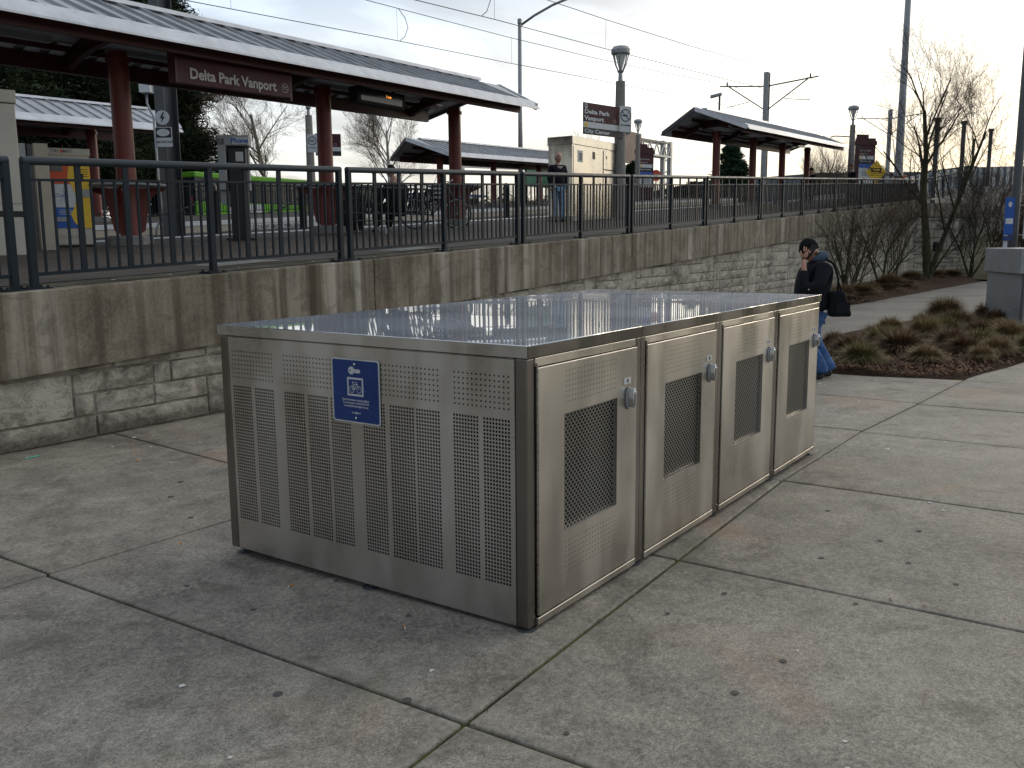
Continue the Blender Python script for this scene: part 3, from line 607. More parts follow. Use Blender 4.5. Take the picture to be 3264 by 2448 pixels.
# ================================================================== RETAINING WALL
RW = thing('retaining_wall', 'long retaining wall of pale rock faced blocks under a streaked concrete coping, carrying the platform', 'wall')
def cb(x): return zr(x) - interp(x, [-8, .7, 10, 44], [.73, .73, .70, .68])
CJ = [-6.75, -.72, 5.34, 11.4, 17.35, 23.4, 29.4, 35.4, 40.5, 44.3]
for a, c in zip(CJ[:-1], CJ[1:]):
    bb = MB(); n = max(2, int((c - a) / .35)); g = .009; rows = 5
    for i in range(n + 1):
        x = a + g + (c - a - 2 * g) * i / n; yf = yr(x) - .16
        zt, zb = zr(x) - .012, cb(x)
        prof = [(yf + .35, zt), (yf + .012, zt + .004 * noise.noise((x * 3, 0, 0)))]
        for k in range(rows + 1):
            z = zt - .014 - (zt - .014 - zb) * k / rows
            prof.append((yf + .004 * noise.noise((x * 2, z * 3, 5)) + (.006 * noise.noise((x * 9, 0, 2)) if k == 0 else 0), z))
        prof += [(yf + .14, zb - .0)]
        for y, z in prof: bb.v.append((x, y, z))
    m_ = rows + 4
    for i in range(n):
        for k in range(m_ - 1): q_ = i * m_ + k; bb.f.append((q_, q_ + 1, q_ + m_ + 1, q_ + m_))
    for s_ in (0, n): bb.f.append(tuple(s_ * m_ + k for k in (range(m_) if s_ == 0 else reversed(range(m_)))))
    bb.build('coping_panel', 'coping', RW)
bb = MB()
for i in range(-7, 45):
    x, x2 = i, min(i + 1, 44.3)
    if x2 <= x: continue
    bb.hexa([(x, yr(x) - .045, -.8), (x2, yr(x2) - .045, -.8), (x2, yr(x2) + .4, -.8), (x, yr(x) + .4, -.8), (x, yr(x) - .045, cb(x) + .1), (x2, yr(x2) - .045, cb(x2) + .1), (x2, yr(x2) + .4, cb(x2) + .1), (x, yr(x) + .4, cb(x) + .1)])
bb.build('mortar_backing', 'mortar', RW)
# random ashlar
rs = random.Random(11); CW, CH = .205, .205; used = set(); stones = []
def stone_fill(xa, xb_, base, topf, yf, used=None):
    res = []; used = set(); nx = int((xb_ - xa) / CW); cw = (xb_ - xa) / nx
    for j in range(40):
        z0 = base + j * CH
        if z0 > topf((xb_)) + .3: break
        for i in range(nx):
            if (i, j) in used: continue
            mw = 1
            while mw < 6 and i + mw < nx and (i + mw, j) not in used: mw += 1
            r_ = rs.random()
            if xb_ < 12 and r_ < .8: w, h = rs.choice([3, 4, 5, 6]), (1 if r_ < .6 else 2)
            elif r_ < .62: w, h = rs.choice([2, 3, 3, 4, 5]), 1
            elif r_ < .85: w, h = rs.choice([2, 2, 3]), 2
            else: w, h = 1, rs.choice([1, 2])
            w = min(w, mw)
            if i + w == nx - 1 and (i + w, j) not in used: w += 1
            for a in range(w):
                for c in range(h): used.add((i + a, j + c))
            res.append((xa + i * cw, xa + (i + w) * cw, z0, z0 + h * CH))
    return res
for a, c in zip(CJ[:-1], CJ[1:]):
    stones += stone_fill(a + .015, c - .015, .10 - CH * 2 if a < 20 else .10 - CH * 3, cb, None)
def stone_mesh(bb, x0, x1, z0, z1, seed):
    g = .007; x0 += g; x1 -= g; z0 += g; z1 -= g
    if z1 - z0 < .03: return
    nx, nz = (3 if x1 - x0 > .45 else 2), 2
    n = len(bb.v); yb_ = yr(x0) - .04; 
    for i in range(nx + 3):
        for k in range(nz + 3):
            u = 0 if i == 0 else 1 if i == nx + 2 else (.0 + (i - 1) / nx * 1.0); v_ = 0 if k == 0 else 1 if k == nz + 2 else (k - 1) / nz
            border = i in (0, nx + 2) or k in (0, nz + 2); rim = i in (1, nx + 1) or k in (1, nz + 1)
            ins = .012
            x = x0 + (x1 - x0) * u; z = z0 + (z1 - z0) * v_
            if not border and rim: x = min(max(x, x0 + ins), x1 - ins); z = min(max(z, z0 + ins), z1 - ins)
            dep = 0 if border else (.016 if rim else .040 + .026 * noise.noise((x * 5 + seed, z * 5, seed)))
            if not border: dep += .010 * noise.noise((x * 13, z * 13, seed))
            bb.v.append((x, yb_ - dep, z))
    m_ = nz + 3
    for i in range(nx + 2):
        for k in range(m_ - 1): q_ = n + i * m_ + k; bb.f.append((q_, q_ + m_, q_ + m_ + 1, q_ + 1))
vis = []
for x0, x1, z0, z1 in stones:
    zt = min(cb(x0), cb(x1)) + .02
    if z0 > zt - .03 or z1 < zg(x1, 5.7) - .05: continue
    vis.append((x0, x1, z0, min(z1, zt)))
vis.sort(key=lambda s_: abs(s_[0] - 0.0) if s_[0] > 0 else 60)
rest = MB()
for i, s_ in enumerate(vis):
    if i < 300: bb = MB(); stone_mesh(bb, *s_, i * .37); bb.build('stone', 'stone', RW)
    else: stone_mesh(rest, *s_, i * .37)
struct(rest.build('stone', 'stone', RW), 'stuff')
# short bent end of the wall
EW = thing('retaining_wall_end', 'far bent end of the pale block retaining wall, partly behind a small bare tree', 'wall')
ea, ec = Vector((44.3, 6.33)), Vector((49.4, 4.25)); dd = (ec - ea).normalized(); nn = Vector((dd.y, -dd.x))
def EP(s_, d, z): p = ea + dd * s_ + nn * d; return (p.x, p.y, z)
Lw = (ec - ea).length
bb = MB(); bb.hexa([EP(-.1, .16, 2.70), EP(Lw, .16, 2.72), EP(Lw, -.3, 2.72), EP(-.1, -.3, 2.70), EP(-.1, .16, 3.36), EP(Lw, .16, 3.42), EP(Lw, -.3, 3.42), EP(-.1, -.3, 3.36)]); bb.build('coping_panel', 'coping', EW)
bb = MB(); bb.hexa([EP(-.1, .04, -.8), EP(Lw, .04, -.8), EP(Lw, -.3, -.8), EP(-.1, -.3, -.8), EP(-.1, .04, 2.7), EP(Lw, .04, 2.72), EP(Lw, -.3, 2.72), EP(-.1, -.3, 2.7)]); bb.build('mortar_backing', 'mortar', EW)
for x0, x1, z0, z1 in stone_fill(0, Lw, -.55, lambda x: 2.4, None):
    z1 = min(z1, 2.7)
    if z1 - z0 < .05: continue
    g = .008; q_ = MB(); q_.hexa([EP(x0 + g, .04, z0 + g), EP(x1 - g, .04, z0 + g), EP(x1 - g, .0, z0 + g), EP(x0 + g, .0, z0 + g), EP(x0 + g, .04, z1 - g), EP(x1 - g, .04, z1 - g), EP(x1 - g, 0, z1 - g), EP(x0 + g, 0, z1 - g)])
    xm, zm = (x0 + x1) / 2, (z0 + z1) / 2; dp = .07 + rs.uniform(0, .03)
    n = len(q_.v); q_.v += [EP(x0 + .03, dp, z0 + .03), EP(x1 - .03, dp, z0 + .03), EP(x1 - .03, dp, z1 - .03), EP(x0 + .03, dp, z1 - .03)]
    q_.f = [f_ for f_ in q_.f if set(f_) != {0, 1, 5, 4}] + [(n, n + 1, n + 2, n + 3), (0, 1, n + 1, n), (1, 5, n + 2, n + 1), (5, 4, n + 3, n + 2), (4, 0, n, n + 3)]
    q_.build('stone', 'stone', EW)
# ================================================================== PLATFORMS AND TRACK
def strip(y0, y1, dz, x0=-30, x1=62, step=2, ny=1, rel=True):
    bb = MB(); x = x0
    while x < x1:
        x2 = min(x + step, x1)
        for k in range(ny):
            ya_, yb_ = y0 + (y1 - y0) * k / ny, y0 + (y1 - y0) * (k + 1) / ny
            bb.q(*[(xx, yy + .0122 * xx, zp(xx, yy + .0122 * xx) + dz) for xx, yy in ((x, ya_), (x2, ya_), (x2, yb_), (x, yb_))])
        x = x2
    return bb
struct(strip(5.80, 6.18, -.006, x1=44.3).build('coping_top', 'coptop'))
struct(strip(6.17, 12.80, 0, ny=3).build('platform', 'paver'))
EDGE_N, EDGE_F = 13.25, 20.8
b = strip(12.80, EDGE_N, .004)
struct(b.build('platform_edge_strip', 'white'))
def face(y, z0, z1, x0=-30, x1=62, step=2):
    bb = MB(); x = x0
    while x < x1:
        x2 = min(x + step, x1)
        bb.q((x, y + .0122 * x, zp(x, y) + z0), (x2, y + .0122 * x2, zp(x2, y) + z0), (x2, y + .0122 * x2, zp(x2, y) + z1), (x, y + .0122 * x, zp(x, y) + z1)); x = x2
    return bb
struct(face(EDGE_N, -.6, .004).build('platform_edge', 'tan')); struct(face(EDGE_F, -.6, -.10).build('platform_edge', 'tan'))
struct(face(EDGE_F - .02, -.10, .004).build('platform_edge_strip', 'white')); struct(strip(EDGE_F - .02, EDGE_F + .5, .004).build('platform_edge_strip', 'white'))
struct(strip(EDGE_F + .5, 28, 0, ny=2).build('platform', 'paver')); struct(strip(EDGE_N, EDGE_F, -.42, ny=2).build('track_bed', 'asphalt'))
b = MB(); b.q((-60, 28.3, 1.45), (140, 28.3, 1.6), (140, 60, 1.8), (-60, 60, 1.5)); b.q((-60, 28.3, 1.45), (-60, 28.0, 1.44), (140, 28, 1.59), (140, 28.3, 1.6)); struct(b.build('road', 'asphalt'))
struct(face(27.98, -3, -.002).build('platform_edge', 'tan'))
for y in (14.0, 15.45, 18.6, 20.05):
    bb = strip(y, y + .07, -.27); bb2 = face(y, -.42, -.27); n = len(bb.v); bb.v += bb2.v; bb.f += [tuple(n + i for i in f_) for f_ in bb2.f]; tag(bb.build('track_rail', 'dark_steel'), {14.0: 'running rail closest to the near platform edge', 15.45: 'second running rail from the near platform edge', 18.6: 'third running rail, past the black bollards', 20.05: 'running rail closest to the opposite platform'}[y], 'rail', 'tramway rails')
# warning text on the far platform face
WS = thing('warning_sign', 'white panel with black capitals on the far track edge behind the bench', 'sign', (17.6, EDGE_F + .19, zp(17.6, EDGE_F) - .24)); MB().box(-1.9, 1.9, -.03, -.01, -.13, .12).build('plate', 'offwhite', WS).rotation_euler = (0, radians(-2.6), 0)
text('DO NOT CROSS TRACKWAY', .17, 'lettering', 'black', WS, (0, -.035, 0), (pi / 2, radians(-2.6), 0), .002)
# ================================================================== PLATFORM RAILINGS
RS_ = .0475
def rail_parts():
    P = {}
    P['post'] = MB().box(-.029, .029, -.029, .029, 0, 1.07).mesh('post', 'rail')
    P['plate'] = MB().box(-.115, .115, -.085, .085, 0, .016).mesh('base_plate', 'rail')
    P['bolt'] = MB().lathe([(.014, .016), (.014, .03), (.006, .034)], 0, 0, 8).mesh('bolt', 'rail')
    L = 3.955; pts = [(.05, 0, RS_ * .05), (.06, 0, RS_ * .06), (L - .06, 0, RS_ * (L - .06)), (L - .05, 0, RS_ * (L - .05))]
    P['handrail'] = MB().tube([(x, y, z + 1.085) for x, y, z in pts], [.022, .036, .036, .022], 14).mesh('handrail', 'rail_top', True); P['handrail'].set_sharp_from_angle(angle=radians(50))
    def beam(z, h, w): return MB().hexa([(.1, -w, z + RS_ * .1), (L - .1, -w, z + RS_ * (L - .1)), (L - .1, w, z + RS_ * (L - .1)), (.1, w, z + RS_ * .1), (.1, -w, z + h + RS_ * .1), (L - .1, -w, z + h + RS_ * (L - .1)), (L - .1, w, z + h + RS_ * (L - .1)), (.1, w, z + h + RS_ * .1)])
    P['mid_rail'] = beam(.915, .022, .016).mesh('mid_rail', 'rail'); P['bottom_rail'] = beam(.11, .030, .019).mesh('bottom_rail', 'rail')
    P['wide_baluster'] = MB().box(-.027, .027, -.011, .011, .14, 1.06).mesh('wide_baluster', 'rail'); P['baluster'] = MB().box(-.0095, .0095, -.0095, .0095, .14, .92).mesh('baluster', 'rail')
    return P
RP = rail_parts()
def addm(name, me, par, loc): o = bpy.data.objects.new(name, me); COL.objects.link(o); o.parent = par; o.location = loc; return o
POS = ['first', 'second', 'third', 'fourth', 'fifth', 'sixth', 'seventh', 'eighth', 'ninth', 'tenth', 'eleventh', 'twelfth', 'thirteenth']
def rail_panel(x0, y0, z0, rz, label, tilt=0):
    t = thing('railing_panel', label, 'railing', (x0, y0, z0), rz, 'dark railing panels along the platform edge'); L = 3.955
    if tilt: t.rotation_euler = (0, -tilt, rz)
    for px in (.085, L / 2, L - .085):
        addm('post', RP['post'], t, (px, 0, RS_ * px)); pl_ = addm('base_plate', RP['plate'], t, (px, 0, RS_ * px)); [addm('bolt', RP['bolt'], pl_, (sx, sy, 0)) for sx in (-.09, .09) for sy in (-.055, .055)]
    addm('handrail', RP['handrail'], t, (0, 0, 0)); addm('mid_rail', RP['mid_rail'], t, (0, 0, 0)); addm('bottom_rail', RP['bottom_rail'], t, (0, 0, 0))
    for s0, s1 in ((.085, L / 2), (L / 2, L - .085)):
        for i in range(1, 16):
            x = s0 + (s1 - s0) * i / 16
            if i % 4 == 0: addm('wide_baluster', RP['wide_baluster'], t, (x, 0, RS_ * x))
            else: addm('baluster', RP['baluster'], t, (x, 0, RS_ * x))
    return t
for k in range(-1, 11):
    x = 1.06 + 3.955 * k
    lab = {-1: 'dark railing panel cut by the left picture edge, before the big beige cabinet', 0: 'nearest full dark railing panel, in front of the ticket machine and payphone', 1: 'dark railing panel in front of the bench and the seated person', 2: 'dark railing panel in front of the man in blue jeans and the steel cabinet'}.get(k, POS[k + 1] + ' dark railing panel counted from the left edge of the picture')
    sl = (zr(x + 3.9) - zr(x)) / 3.9
    rail_panel(x, yr(x), zr(x) - .012, math.atan(.0122), lab, math.atan(sl) - math.atan(RS_))
rail_panel(44.7, 6.2, 3.36, math.atan2(dd.y, dd.x), 'dark railing panel sloping down around the far bend of the wall', math.atan(RS_) * 0 + .09)
# ================================================================== SHELTERS
def shelter(name, label, x0, x1, yc, ys, ez0, es, cols, rise=.72, hw=1.72, table=(), signbd=None, near=True):
    """roof prism along x from x0..x1; yc + ys*(x-x0) centre line; eave height ez0 at x0 with slope es"""
    T = thing(name, label, 'shelter', (0, 0, 0))
    Yc = lambda x: yc + ys * (x - x0); EZ = lambda x: ez0 + es * (x - x0)
    pitch = rise / hw; over = .95
    def R(x, side, t, dz=0):  # t 0 ridge .. 1 eave
        return (x, Yc(x) + side * hw * t, EZ(x) + rise * (1 - t) + dz)
    n = int((x1 - x0) / .42); st = (x1 - x0) / n
    for side in (-1, 1):
        for i in range(n):
            a, c = x0 + i * st, x0 + (i + 1) * st; bb = MB()
            bb.hexa([R(a + .003, side, 1, -.03), R(c - .003, side, 1, -.03), R(c - .003, side, .02, -.03), R(a + .003, side, .02, -.03), R(a + .003, side, 1), R(c - .003, side, 1), R(c - .003, side, .02), R(a + .003, side, .02)])
            bb.hexa([R(a - .012, side, .98), R(a + .018, side, .98), R(a + .018, side, .04), R(a - .012, side, .04), R(a - .012, side, .98, .05), R(a + .018, side, .98, .05), R(a + .018, side, .04, .05), R(a - .012, side, .04, .05)])
            bb.build('roof_panel', 'roof', T)
        # pale eave flashing
        bb = MB(); bb.hexa([R(x0 - .02, side, 1.065, -.09), R(x1 + .02, side, 1.065, -.09), R(x1 + .02, side, .965, -.05), R(x0 - .02, side, .965, -.05), R(x0 - .02, side, 1.065, -.06), R(x1 + .02, side, 1.065, -.06), R(x1 + .02, side, .965, .062), R(x0 - .02, side, .965, .062)]); bb.build('eave_flashing', 'fascia', T)
        bb = MB(); yq = lambda x: Yc(x) + side * (hw - .30); bb.hexa([(x0 + .3, yq(x0 + .3) - .05, EZ(x0 + .3) - .20), (x1 - .3, yq(x1 - .3) - .05, EZ(x1 - .3) - .20), (x1 - .3, yq(x1 - .3) + .05, EZ(x1 - .3) - .20), (x0 + .3, yq(x0 + .3) + .05, EZ(x0 + .3) - .20), (x0 + .3, yq(x0 + .3) - .05, EZ(x0 + .3) + .06), (x1 - .3, yq(x1 - .3) - .05, EZ(x1 - .3) + .06), (x1 - .3, yq(x1 - .3) + .05, EZ(x1 - .3) + .06), (x0 + .3, yq(x0 + .3) + .05, EZ(x0 + .3) + .06)]); bb.build('eave_beam', 'red_dark', T)
    bb = MB(); bb.hexa([(x0, Yc(x0) - .12, EZ(x0) + rise + .0), (x1, Yc(x1) - .12, EZ(x1) + rise), (x1, Yc(x1) + .12, EZ(x1) + rise), (x0, Yc(x0) + .12, EZ(x0) + rise), (x0, Yc(x0) - .10, EZ(x0) + rise + .07), (x1, Yc(x1) - .10, EZ(x1) + rise + .07), (x1, Yc(x1) + .10, EZ(x1) + rise + .07), (x0, Yc(x0) + .10, EZ(x0) + rise + .07)]); bb.build('ridge_cap', 'fascia', T)
    # prow: the ridge runs further out than the eaves at both ends
    for xe, s_ in ((x0, -1), (x1, 1)):
        tip = (xe + s_ * over, Yc(xe), EZ(xe) + rise + es * s_ * over)
        for side in (-1, 1):
            e_ = R(xe, side, 1.02); rd = R(xe, side, 0)
            bb = MB(); lo = lambda p, d: (p[0], p[1], p[2] - d)
            bb.v += [rd, e_, tip, lo(rd, .04), lo(e_, .04), lo(tip, .04)]; bb.f += [(0, 1, 2), (3, 5, 4), (1, 4, 5, 2), (0, 2, 5, 3), (0, 3, 4, 1)]; bb.build('roof_prow', 'roof', T)
            bb = MB(); bb.bar(lo(e_, .05), lo(tip, .05), .05, .16); bb.build('barge_board', 'fascia' if side < 0 else 'dark_steel', T)
    for cx in cols:
        z0 = zp(cx, Yc(cx)); top = EZ(cx) - .02
        f = MB(); f.lathe([(.36, z0 - .1), (.36, z0 + .11), (.34, z0 + .14)], cx, Yc(cx), 8); f.build('footing', 'block', T)
        c_ = MB(); c_.lathe([(.155, z0 + .13), (.155, top)], cx, Yc(cx), 20); c_.lathe([(.19, top - .16), (.19, top - .10)], cx, Yc(cx), 20); co = c_.build('column', 'red', T, smooth=True, sharp=40)
        # arched cross beam
        pts = []; 
        for i in range(13):
            t = -1 + 2 * i / 12; pts.append((Yc(cx) + t * (hw - .25), EZ(cx) - .18 + .34 * (1 - t * t)))
        poly = pts + [(Yc(cx) + hw - .25, EZ(cx) + .05), (Yc(cx), EZ(cx) + rise - .08), (Yc(cx) - hw + .25, EZ(cx) + .05)]
        bb = MB()
        for i in range(12):
            (a0, b0), (a1, b1) = pts[i], pts[i + 1]; ru = lambda y: EZ(cx) + rise * (1 - abs(y - Yc(cx)) / hw) - .06
            bb.hexa([(cx - .06, a0, b0), (cx + .06, a0, b0), (cx + .06, a1, b1), (cx - .06, a1, b1), (cx - .06, a0, min(ru(a0), b0 + .30)), (cx + .06, a0, min(ru(a0), b0 + .30)), (cx + .06, a1, min(ru(a1), b1 + .30)), (cx - .06, a1, min(ru(a1), b1 + .30))])
        bb.build('cross_beam', 'red_dark', T)
    # pale soffit boards between the purlins
    if near:
        for i in range(n):
            a = x0 + i * st
            MB().hexa([R(a + .10, 1, .96, -.075), R(a + .34, 1, .96, -.075), R(a + .34, 1, .62, -.075), R(a + .10, 1, .62, -.075), R(a + .10, 1, .96, -.055), R(a + .34, 1, .96, -.055), R(a + .34, 1, .62, -.055), R(a + .10, 1, .62, -.055)]).build('soffit_board', 'fascia', T)
    # purlins and light tubes below the roof
    for side in (-1, 1):
        for t in (.33, .66):
            a, c = R(x0 + .2, side, t, -.10), R(x1 - .2, side, t, -.10); MB().bar(a, c, .06, .10).build('purlin', 'red_dark', T)
    x = x0 + 1.2
    while x < x1 - 1.5 and near:
        MB().bar((x, Yc(x) - .62, EZ(x) + .12), (x + 1.3, Yc(x) - .62, EZ(x) + .12 + es * 1.3), .12, .09).build('light_fitting', 'grey_metal', T)
        MB().bar((x, Yc(x) + .62, EZ(x) + .12), (x + 1.3, Yc(x) + .62, EZ(x) + .12 + es * 1.3), .12, .09).build('light_fitting', 'grey_metal', T); x += 2.3
    for cx in table:
        z0 = zp(cx, Yc(cx)); yy = Yc(cx)
        f = MB()
        for k in range(4):
            a = radians(45 + 90 * k); 
            pr = [(.14, .16), (.24, .22), (.33, .70), (.40, .80), (.60, .885), (.60, .91), (.14, .91)]; w = .012
            P_ = lambda r_, z, o: (cx + r_ * cos(a) - o * sin(a), yy + r_ * sin(a) + o * cos(a), z0 + z)
            n_ = len(f.v); f.v += [P_(r_, z, -w) for r_, z in pr] + [P_(r_, z, w) for r_, z in pr]; k_ = len(pr)
            f.f.append(tuple(n_ + i for i in range(k_))); f.f.append(tuple(n_ + k_ + i for i in reversed(range(k_))))
            for i in range(k_): j = (i + 1) % k_; f.f.append((n_ + j, n_ + i, n_ + k_ + i, n_ + k_ + j))
        f.build('table_bracket', 'red', T)
        r_ = MB(); N_ = 32; n_ = 0
        for i in range(N_):
            t = 2 * pi * i / N_
            for ri, z in ((.34, .915), (.66, .915), (.69, .935), (.66, .965), (.34, .965)): r_.v.append((cx + ri * cos(t), yy + ri * sin(t), z0 + z))
        for i in range(N_):
            for k in range(5): a, c = i * 5 + k, i * 5 + (k + 1) % 5; d, e = ((i + 1) % N_) * 5 + (k + 1) % 5, ((i + 1) % N_) * 5 + k; r_.f.append((a, e, d, c))
        r_.build('ring_tabletop', 'grey_metal', T, smooth=True, sharp=50)
    return T
SH1 = shelter('platform_shelter', 'long red columned shelter with grey ribbed roof, nearest one, carrying the maroon station name board', -4.2, 16.1, 11.45, .018, 4.50, .0225, (-3.0, 1.5, 5.97, 10.58, 15.08), table=(1.5, 5.97, 10.58, 15.08))
SH3 = shelter('platform_shelter', 'red columned shelter further along the near platform, seen from its open gable', 31.3, 48.0, 11.9, .012, 5.98, .034, (32.75, 37.3, 41.7, 46.1), near=True)
SH2 = shelter('platform_shelter', 'ribbed roof shelter on the opposite platform at the left, before the dark conifers', -2, 15.6, 24.6, .012, 4.82, .028, (-1, 4, 9.3, 13.6), near=False)
SH4 = shelter('platform_shelter', 'ribbed roof shelter on the opposite platform, behind the seated person', 29.8, 47, 25.0, .012, 5.62, .030, (31.3, 35.8, 40.3, 44.8), near=False)
# name board
NB = thing('station_name_board', 'maroon board lettered Delta Park Vanport hanging under the near shelter roof', 'sign', (0, 0, 0))
MB().hexa([(6.18, 10.42, 4.15), (8.50, 10.42, 4.20), (8.50, 10.56, 4.20), (6.18, 10.56, 4.15), (6.18, 10.42, 4.60), (8.50, 10.42, 4.64), (8.50, 10.56, 4.64), (6.18, 10.56, 4.60)]).build('board', 'maroon', NB)
for x in (6.16, 8.52): MB().box(x - .02, x + .02, 10.42, 10.60, 4.15, 4.70).build('hanger', 'red_dark', NB)
text('Delta Park Vanport', .225, 'lettering', 'letter', NB, (7.28, 10.412, 4.325), (pi / 2, radians(-1), 0), .0065, sx=1.0)
rg_ = MB(); th = [2 * pi * i / 20 for i in range(20)]
for i in range(20):
    t0, t1 = th[i], th[(i + 1) % 20]; rg_.q(*[(8.37 + r_ * cos(t), 10.412, 4.345 + r_ * sin(t)) for r_, t in ((.065, t0), (.065, t1), (.075, t1), (.075, t0))])
rg_.build('ring', 'letter', NB); text('TC', .08, 'lettering', 'letter', NB, (8.37, 10.412, 4.345), (pi / 2, 0, 0), .0015)
DB = thing('arrivals_display', 'black arrivals display hanging under the near shelter roof', 'display', (11.2, 10.8, 4.56)); MB().box(-.72, .72, -.12, .12, -.17, .15).build('housing', 'dark_in', DB, bevel=.02); MB().box(-.62, .62, -.126, -.121, -.11, .10).build('screen', 'glass', DB)
for x in (-.5, .5): MB().box(x - .02, x + .02, -.02, .02, .15, .45).build('hanger', 'black', DB)
dmb = M('amber_display'); dmb.b.inputs['Emission Color'].default_value = (1, .35, .05, 1); dmb.b.inputs['Emission Strength'].default_value = .8; dmb.set((.3, .1, .02)); MT['amber'] = dmb.m
text('3 min', .07, 'lettering', 'amber', DB, (.2, -.128, .03), (pi / 2, 0, 0), .001)
# ================================================================== POLES, WIRES, LAMPS
def ibeam(bb, x, y, z0, z1, w=.24, d=.26, t=.02):
    bb.box(x - d / 2, x - d / 2 + t, y - w / 2, y + w / 2, z0, z1); bb.box(x + d / 2 - t, x + d / 2, y - w / 2, y + w / 2, z0, z1); bb.box(x - d / 2 + t, x + d / 2 - t, y - .012, y + .012, z0, z1)
    return bb
NEARW, FARW = 14.6, 19.9
def cat_pole(x, y, zb, zt, label, arms=True, w=.24):
    T = thing('catenary_pole', label, 'pole', (0, 0, 0), 0, 'overhead line poles'); ibeam(MB(), x, y, zb, zt, w, w * 1.05).build('mast', 'dark_steel' if zt < 11 else 'galv', T)
    MB().box(x - .3, x + .3, y - .3, y + .3, zb - .1, zb + .12).build('footing', 'block', T)
    if arms:
        za = zt - .85
        for yy in (NEARW - .5, FARW + .5):
            MB().tube([(x, y, za), (x, yy, za + .28)], .045, 6).build('arm', 'dark_steel', T); MB().tube([(x, y, za - 1.5), (x, y + (yy - y) * .80, za + .20)], .04, 6).build('strut', 'dark_steel', T)
        for yy in (NEARW, FARW):
            MB().tube([(x, yy, za + .2), (x, yy, za + .5)], .05, 6).build('insulator', 'black', T)
            MB().tube([(x, y + (yy - y) * .42, za - .85), (x, yy, za - 1.08)], .022, 5).build('steady_arm', 'dark_steel', T)
    return T
CP1 = cat_pole(10.93, 17.3, zp(10.9, 17.3) - .42, 10.2, 'dark steel overhead line pole with warning plates, behind the first red column', True, .36)
cat_pole(54.9, 17.3, zp(54.9, 17.3) - .42, 12.1, 'galvanised overhead line pole with two arms rising above the further near shelter', True, .32)
CP3 = cat_pole(91.5, 17.3, 4.0, 13.96, 'smaller overhead line pole with two arms, between the lamp and the tall slim mast', True, .34)
for i, (x, y, zt) in enumerate(((66.6, 9.1, 9.9), (76.7, 8.8, 10.7), (89.3, 8.3, 11.3), (94.1, 10.2, 11.0), (98, 13.9, 12.0))):
    T = thing('catenary_pole', ['dark square pole close behind the bare tree trunk', 'second dark square pole beyond the bare tree', 'dark square pole rising over the bridge right of the bare tree', 'slim dark pole over the bridge between two thicker ones', 'thin distant dark pole left of the bare tree crown'][i], 'pole', (x, y, 0), 0, 'poles on the bridge'); w = .15 if i < 3 else .09
    MB().box(-w, w, -w, w, 2.5, zt).build('mast', 'dark_steel', T); MB().box(-w - .06, w + .06, -w - .06, w + .06, zt - .25, zt).build('cap', 'dark_steel', T)
W_N_M = [(-75, 6.6), (-33, 7.3), (10.93, 9.35), (17.5, 9.42), (24.1, 9.66), (28.4, 9.83), (36, 10.21), (43.3, 10.65), (50.7, 11.17), (54.9, 11.48), (65, 11.7), (73, 12.0), (82, 12.5), (91.5, 13.3), (110, 13.3), (130, 14.2)]
W_N_C = [(-75, 5.3), (-33, 6.0), (10.93, 7.93), (17.1, 8.23), (21, 8.45), (28.2, 8.78), (35.9, 9.17), (43.1, 9.55), (54.9, 10.2), (91.5, 11.9), (130, 13.2)]
W_F_M = [(-75, 6.8), (-33, 7.6), (10.93, 9.75), (21, 9.80), (29.4, 10.1), (37, 10.45), (44.4, 10.89), (55, 11.6), (73, 12.1), (91.5, 13.4), (130, 14.2)]
W_F_C = [(-75, 5.5), (-33, 6.2), (10.93, 8.15), (21.8, 8.72), (29.4, 9.07), (34.2, 9.32), (44.3, 9.82), (51.8, 10.18), (55, 10.33), (91.5, 12.0), (130, 13.3)]
for yy, Mz, Cz, nm in ((NEARW, W_N_M, W_N_C, 'near track'), (FARW, W_F_M, W_F_C, 'far track')):
    for pl_, kd in ((Mz, 'upper'), (Cz, 'lower')):
        tag(MB().tube([(x, yy, z) for x, z in pl_], .013, 5).build('overhead_wire', 'dark_steel'), f'{kd} overhead wire above the {nm}', 'wire', 'overhead line wires')
    I = lambda L_, x: interp(x, [p[0] for p in L_], [p[1] for p in L_])
    x = 13.6 if nm == 'near track' else 15.2; k = 0
    while x < 90:
        tag(MB().tube([(x, yy, I(Cz, x)), (x, yy, I(Mz, x))], .006, 4).build('dropper_wire', 'dark_steel'), f'thin vertical wire tying the two overhead wires above the {nm}', 'wire', f'dropper wires above the {nm}'); x += 7.3; k += 1
    xj = 22.6 if nm == 'far track' else 20.2
    tag(MB().tube([(xj, yy, I(Mz, xj)), (xj + .35, yy, I(Mz, xj) - .25), (xj + .5, yy, (I(Mz, xj) + I(Cz, xj)) / 2), (xj + .3, yy, I(Cz, xj) + .2), (xj, yy, I(Cz, xj))], .012, 5).build('jumper_wire', 'black'), f'bowed jumper cable between the overhead wires of the {nm}', 'wire')
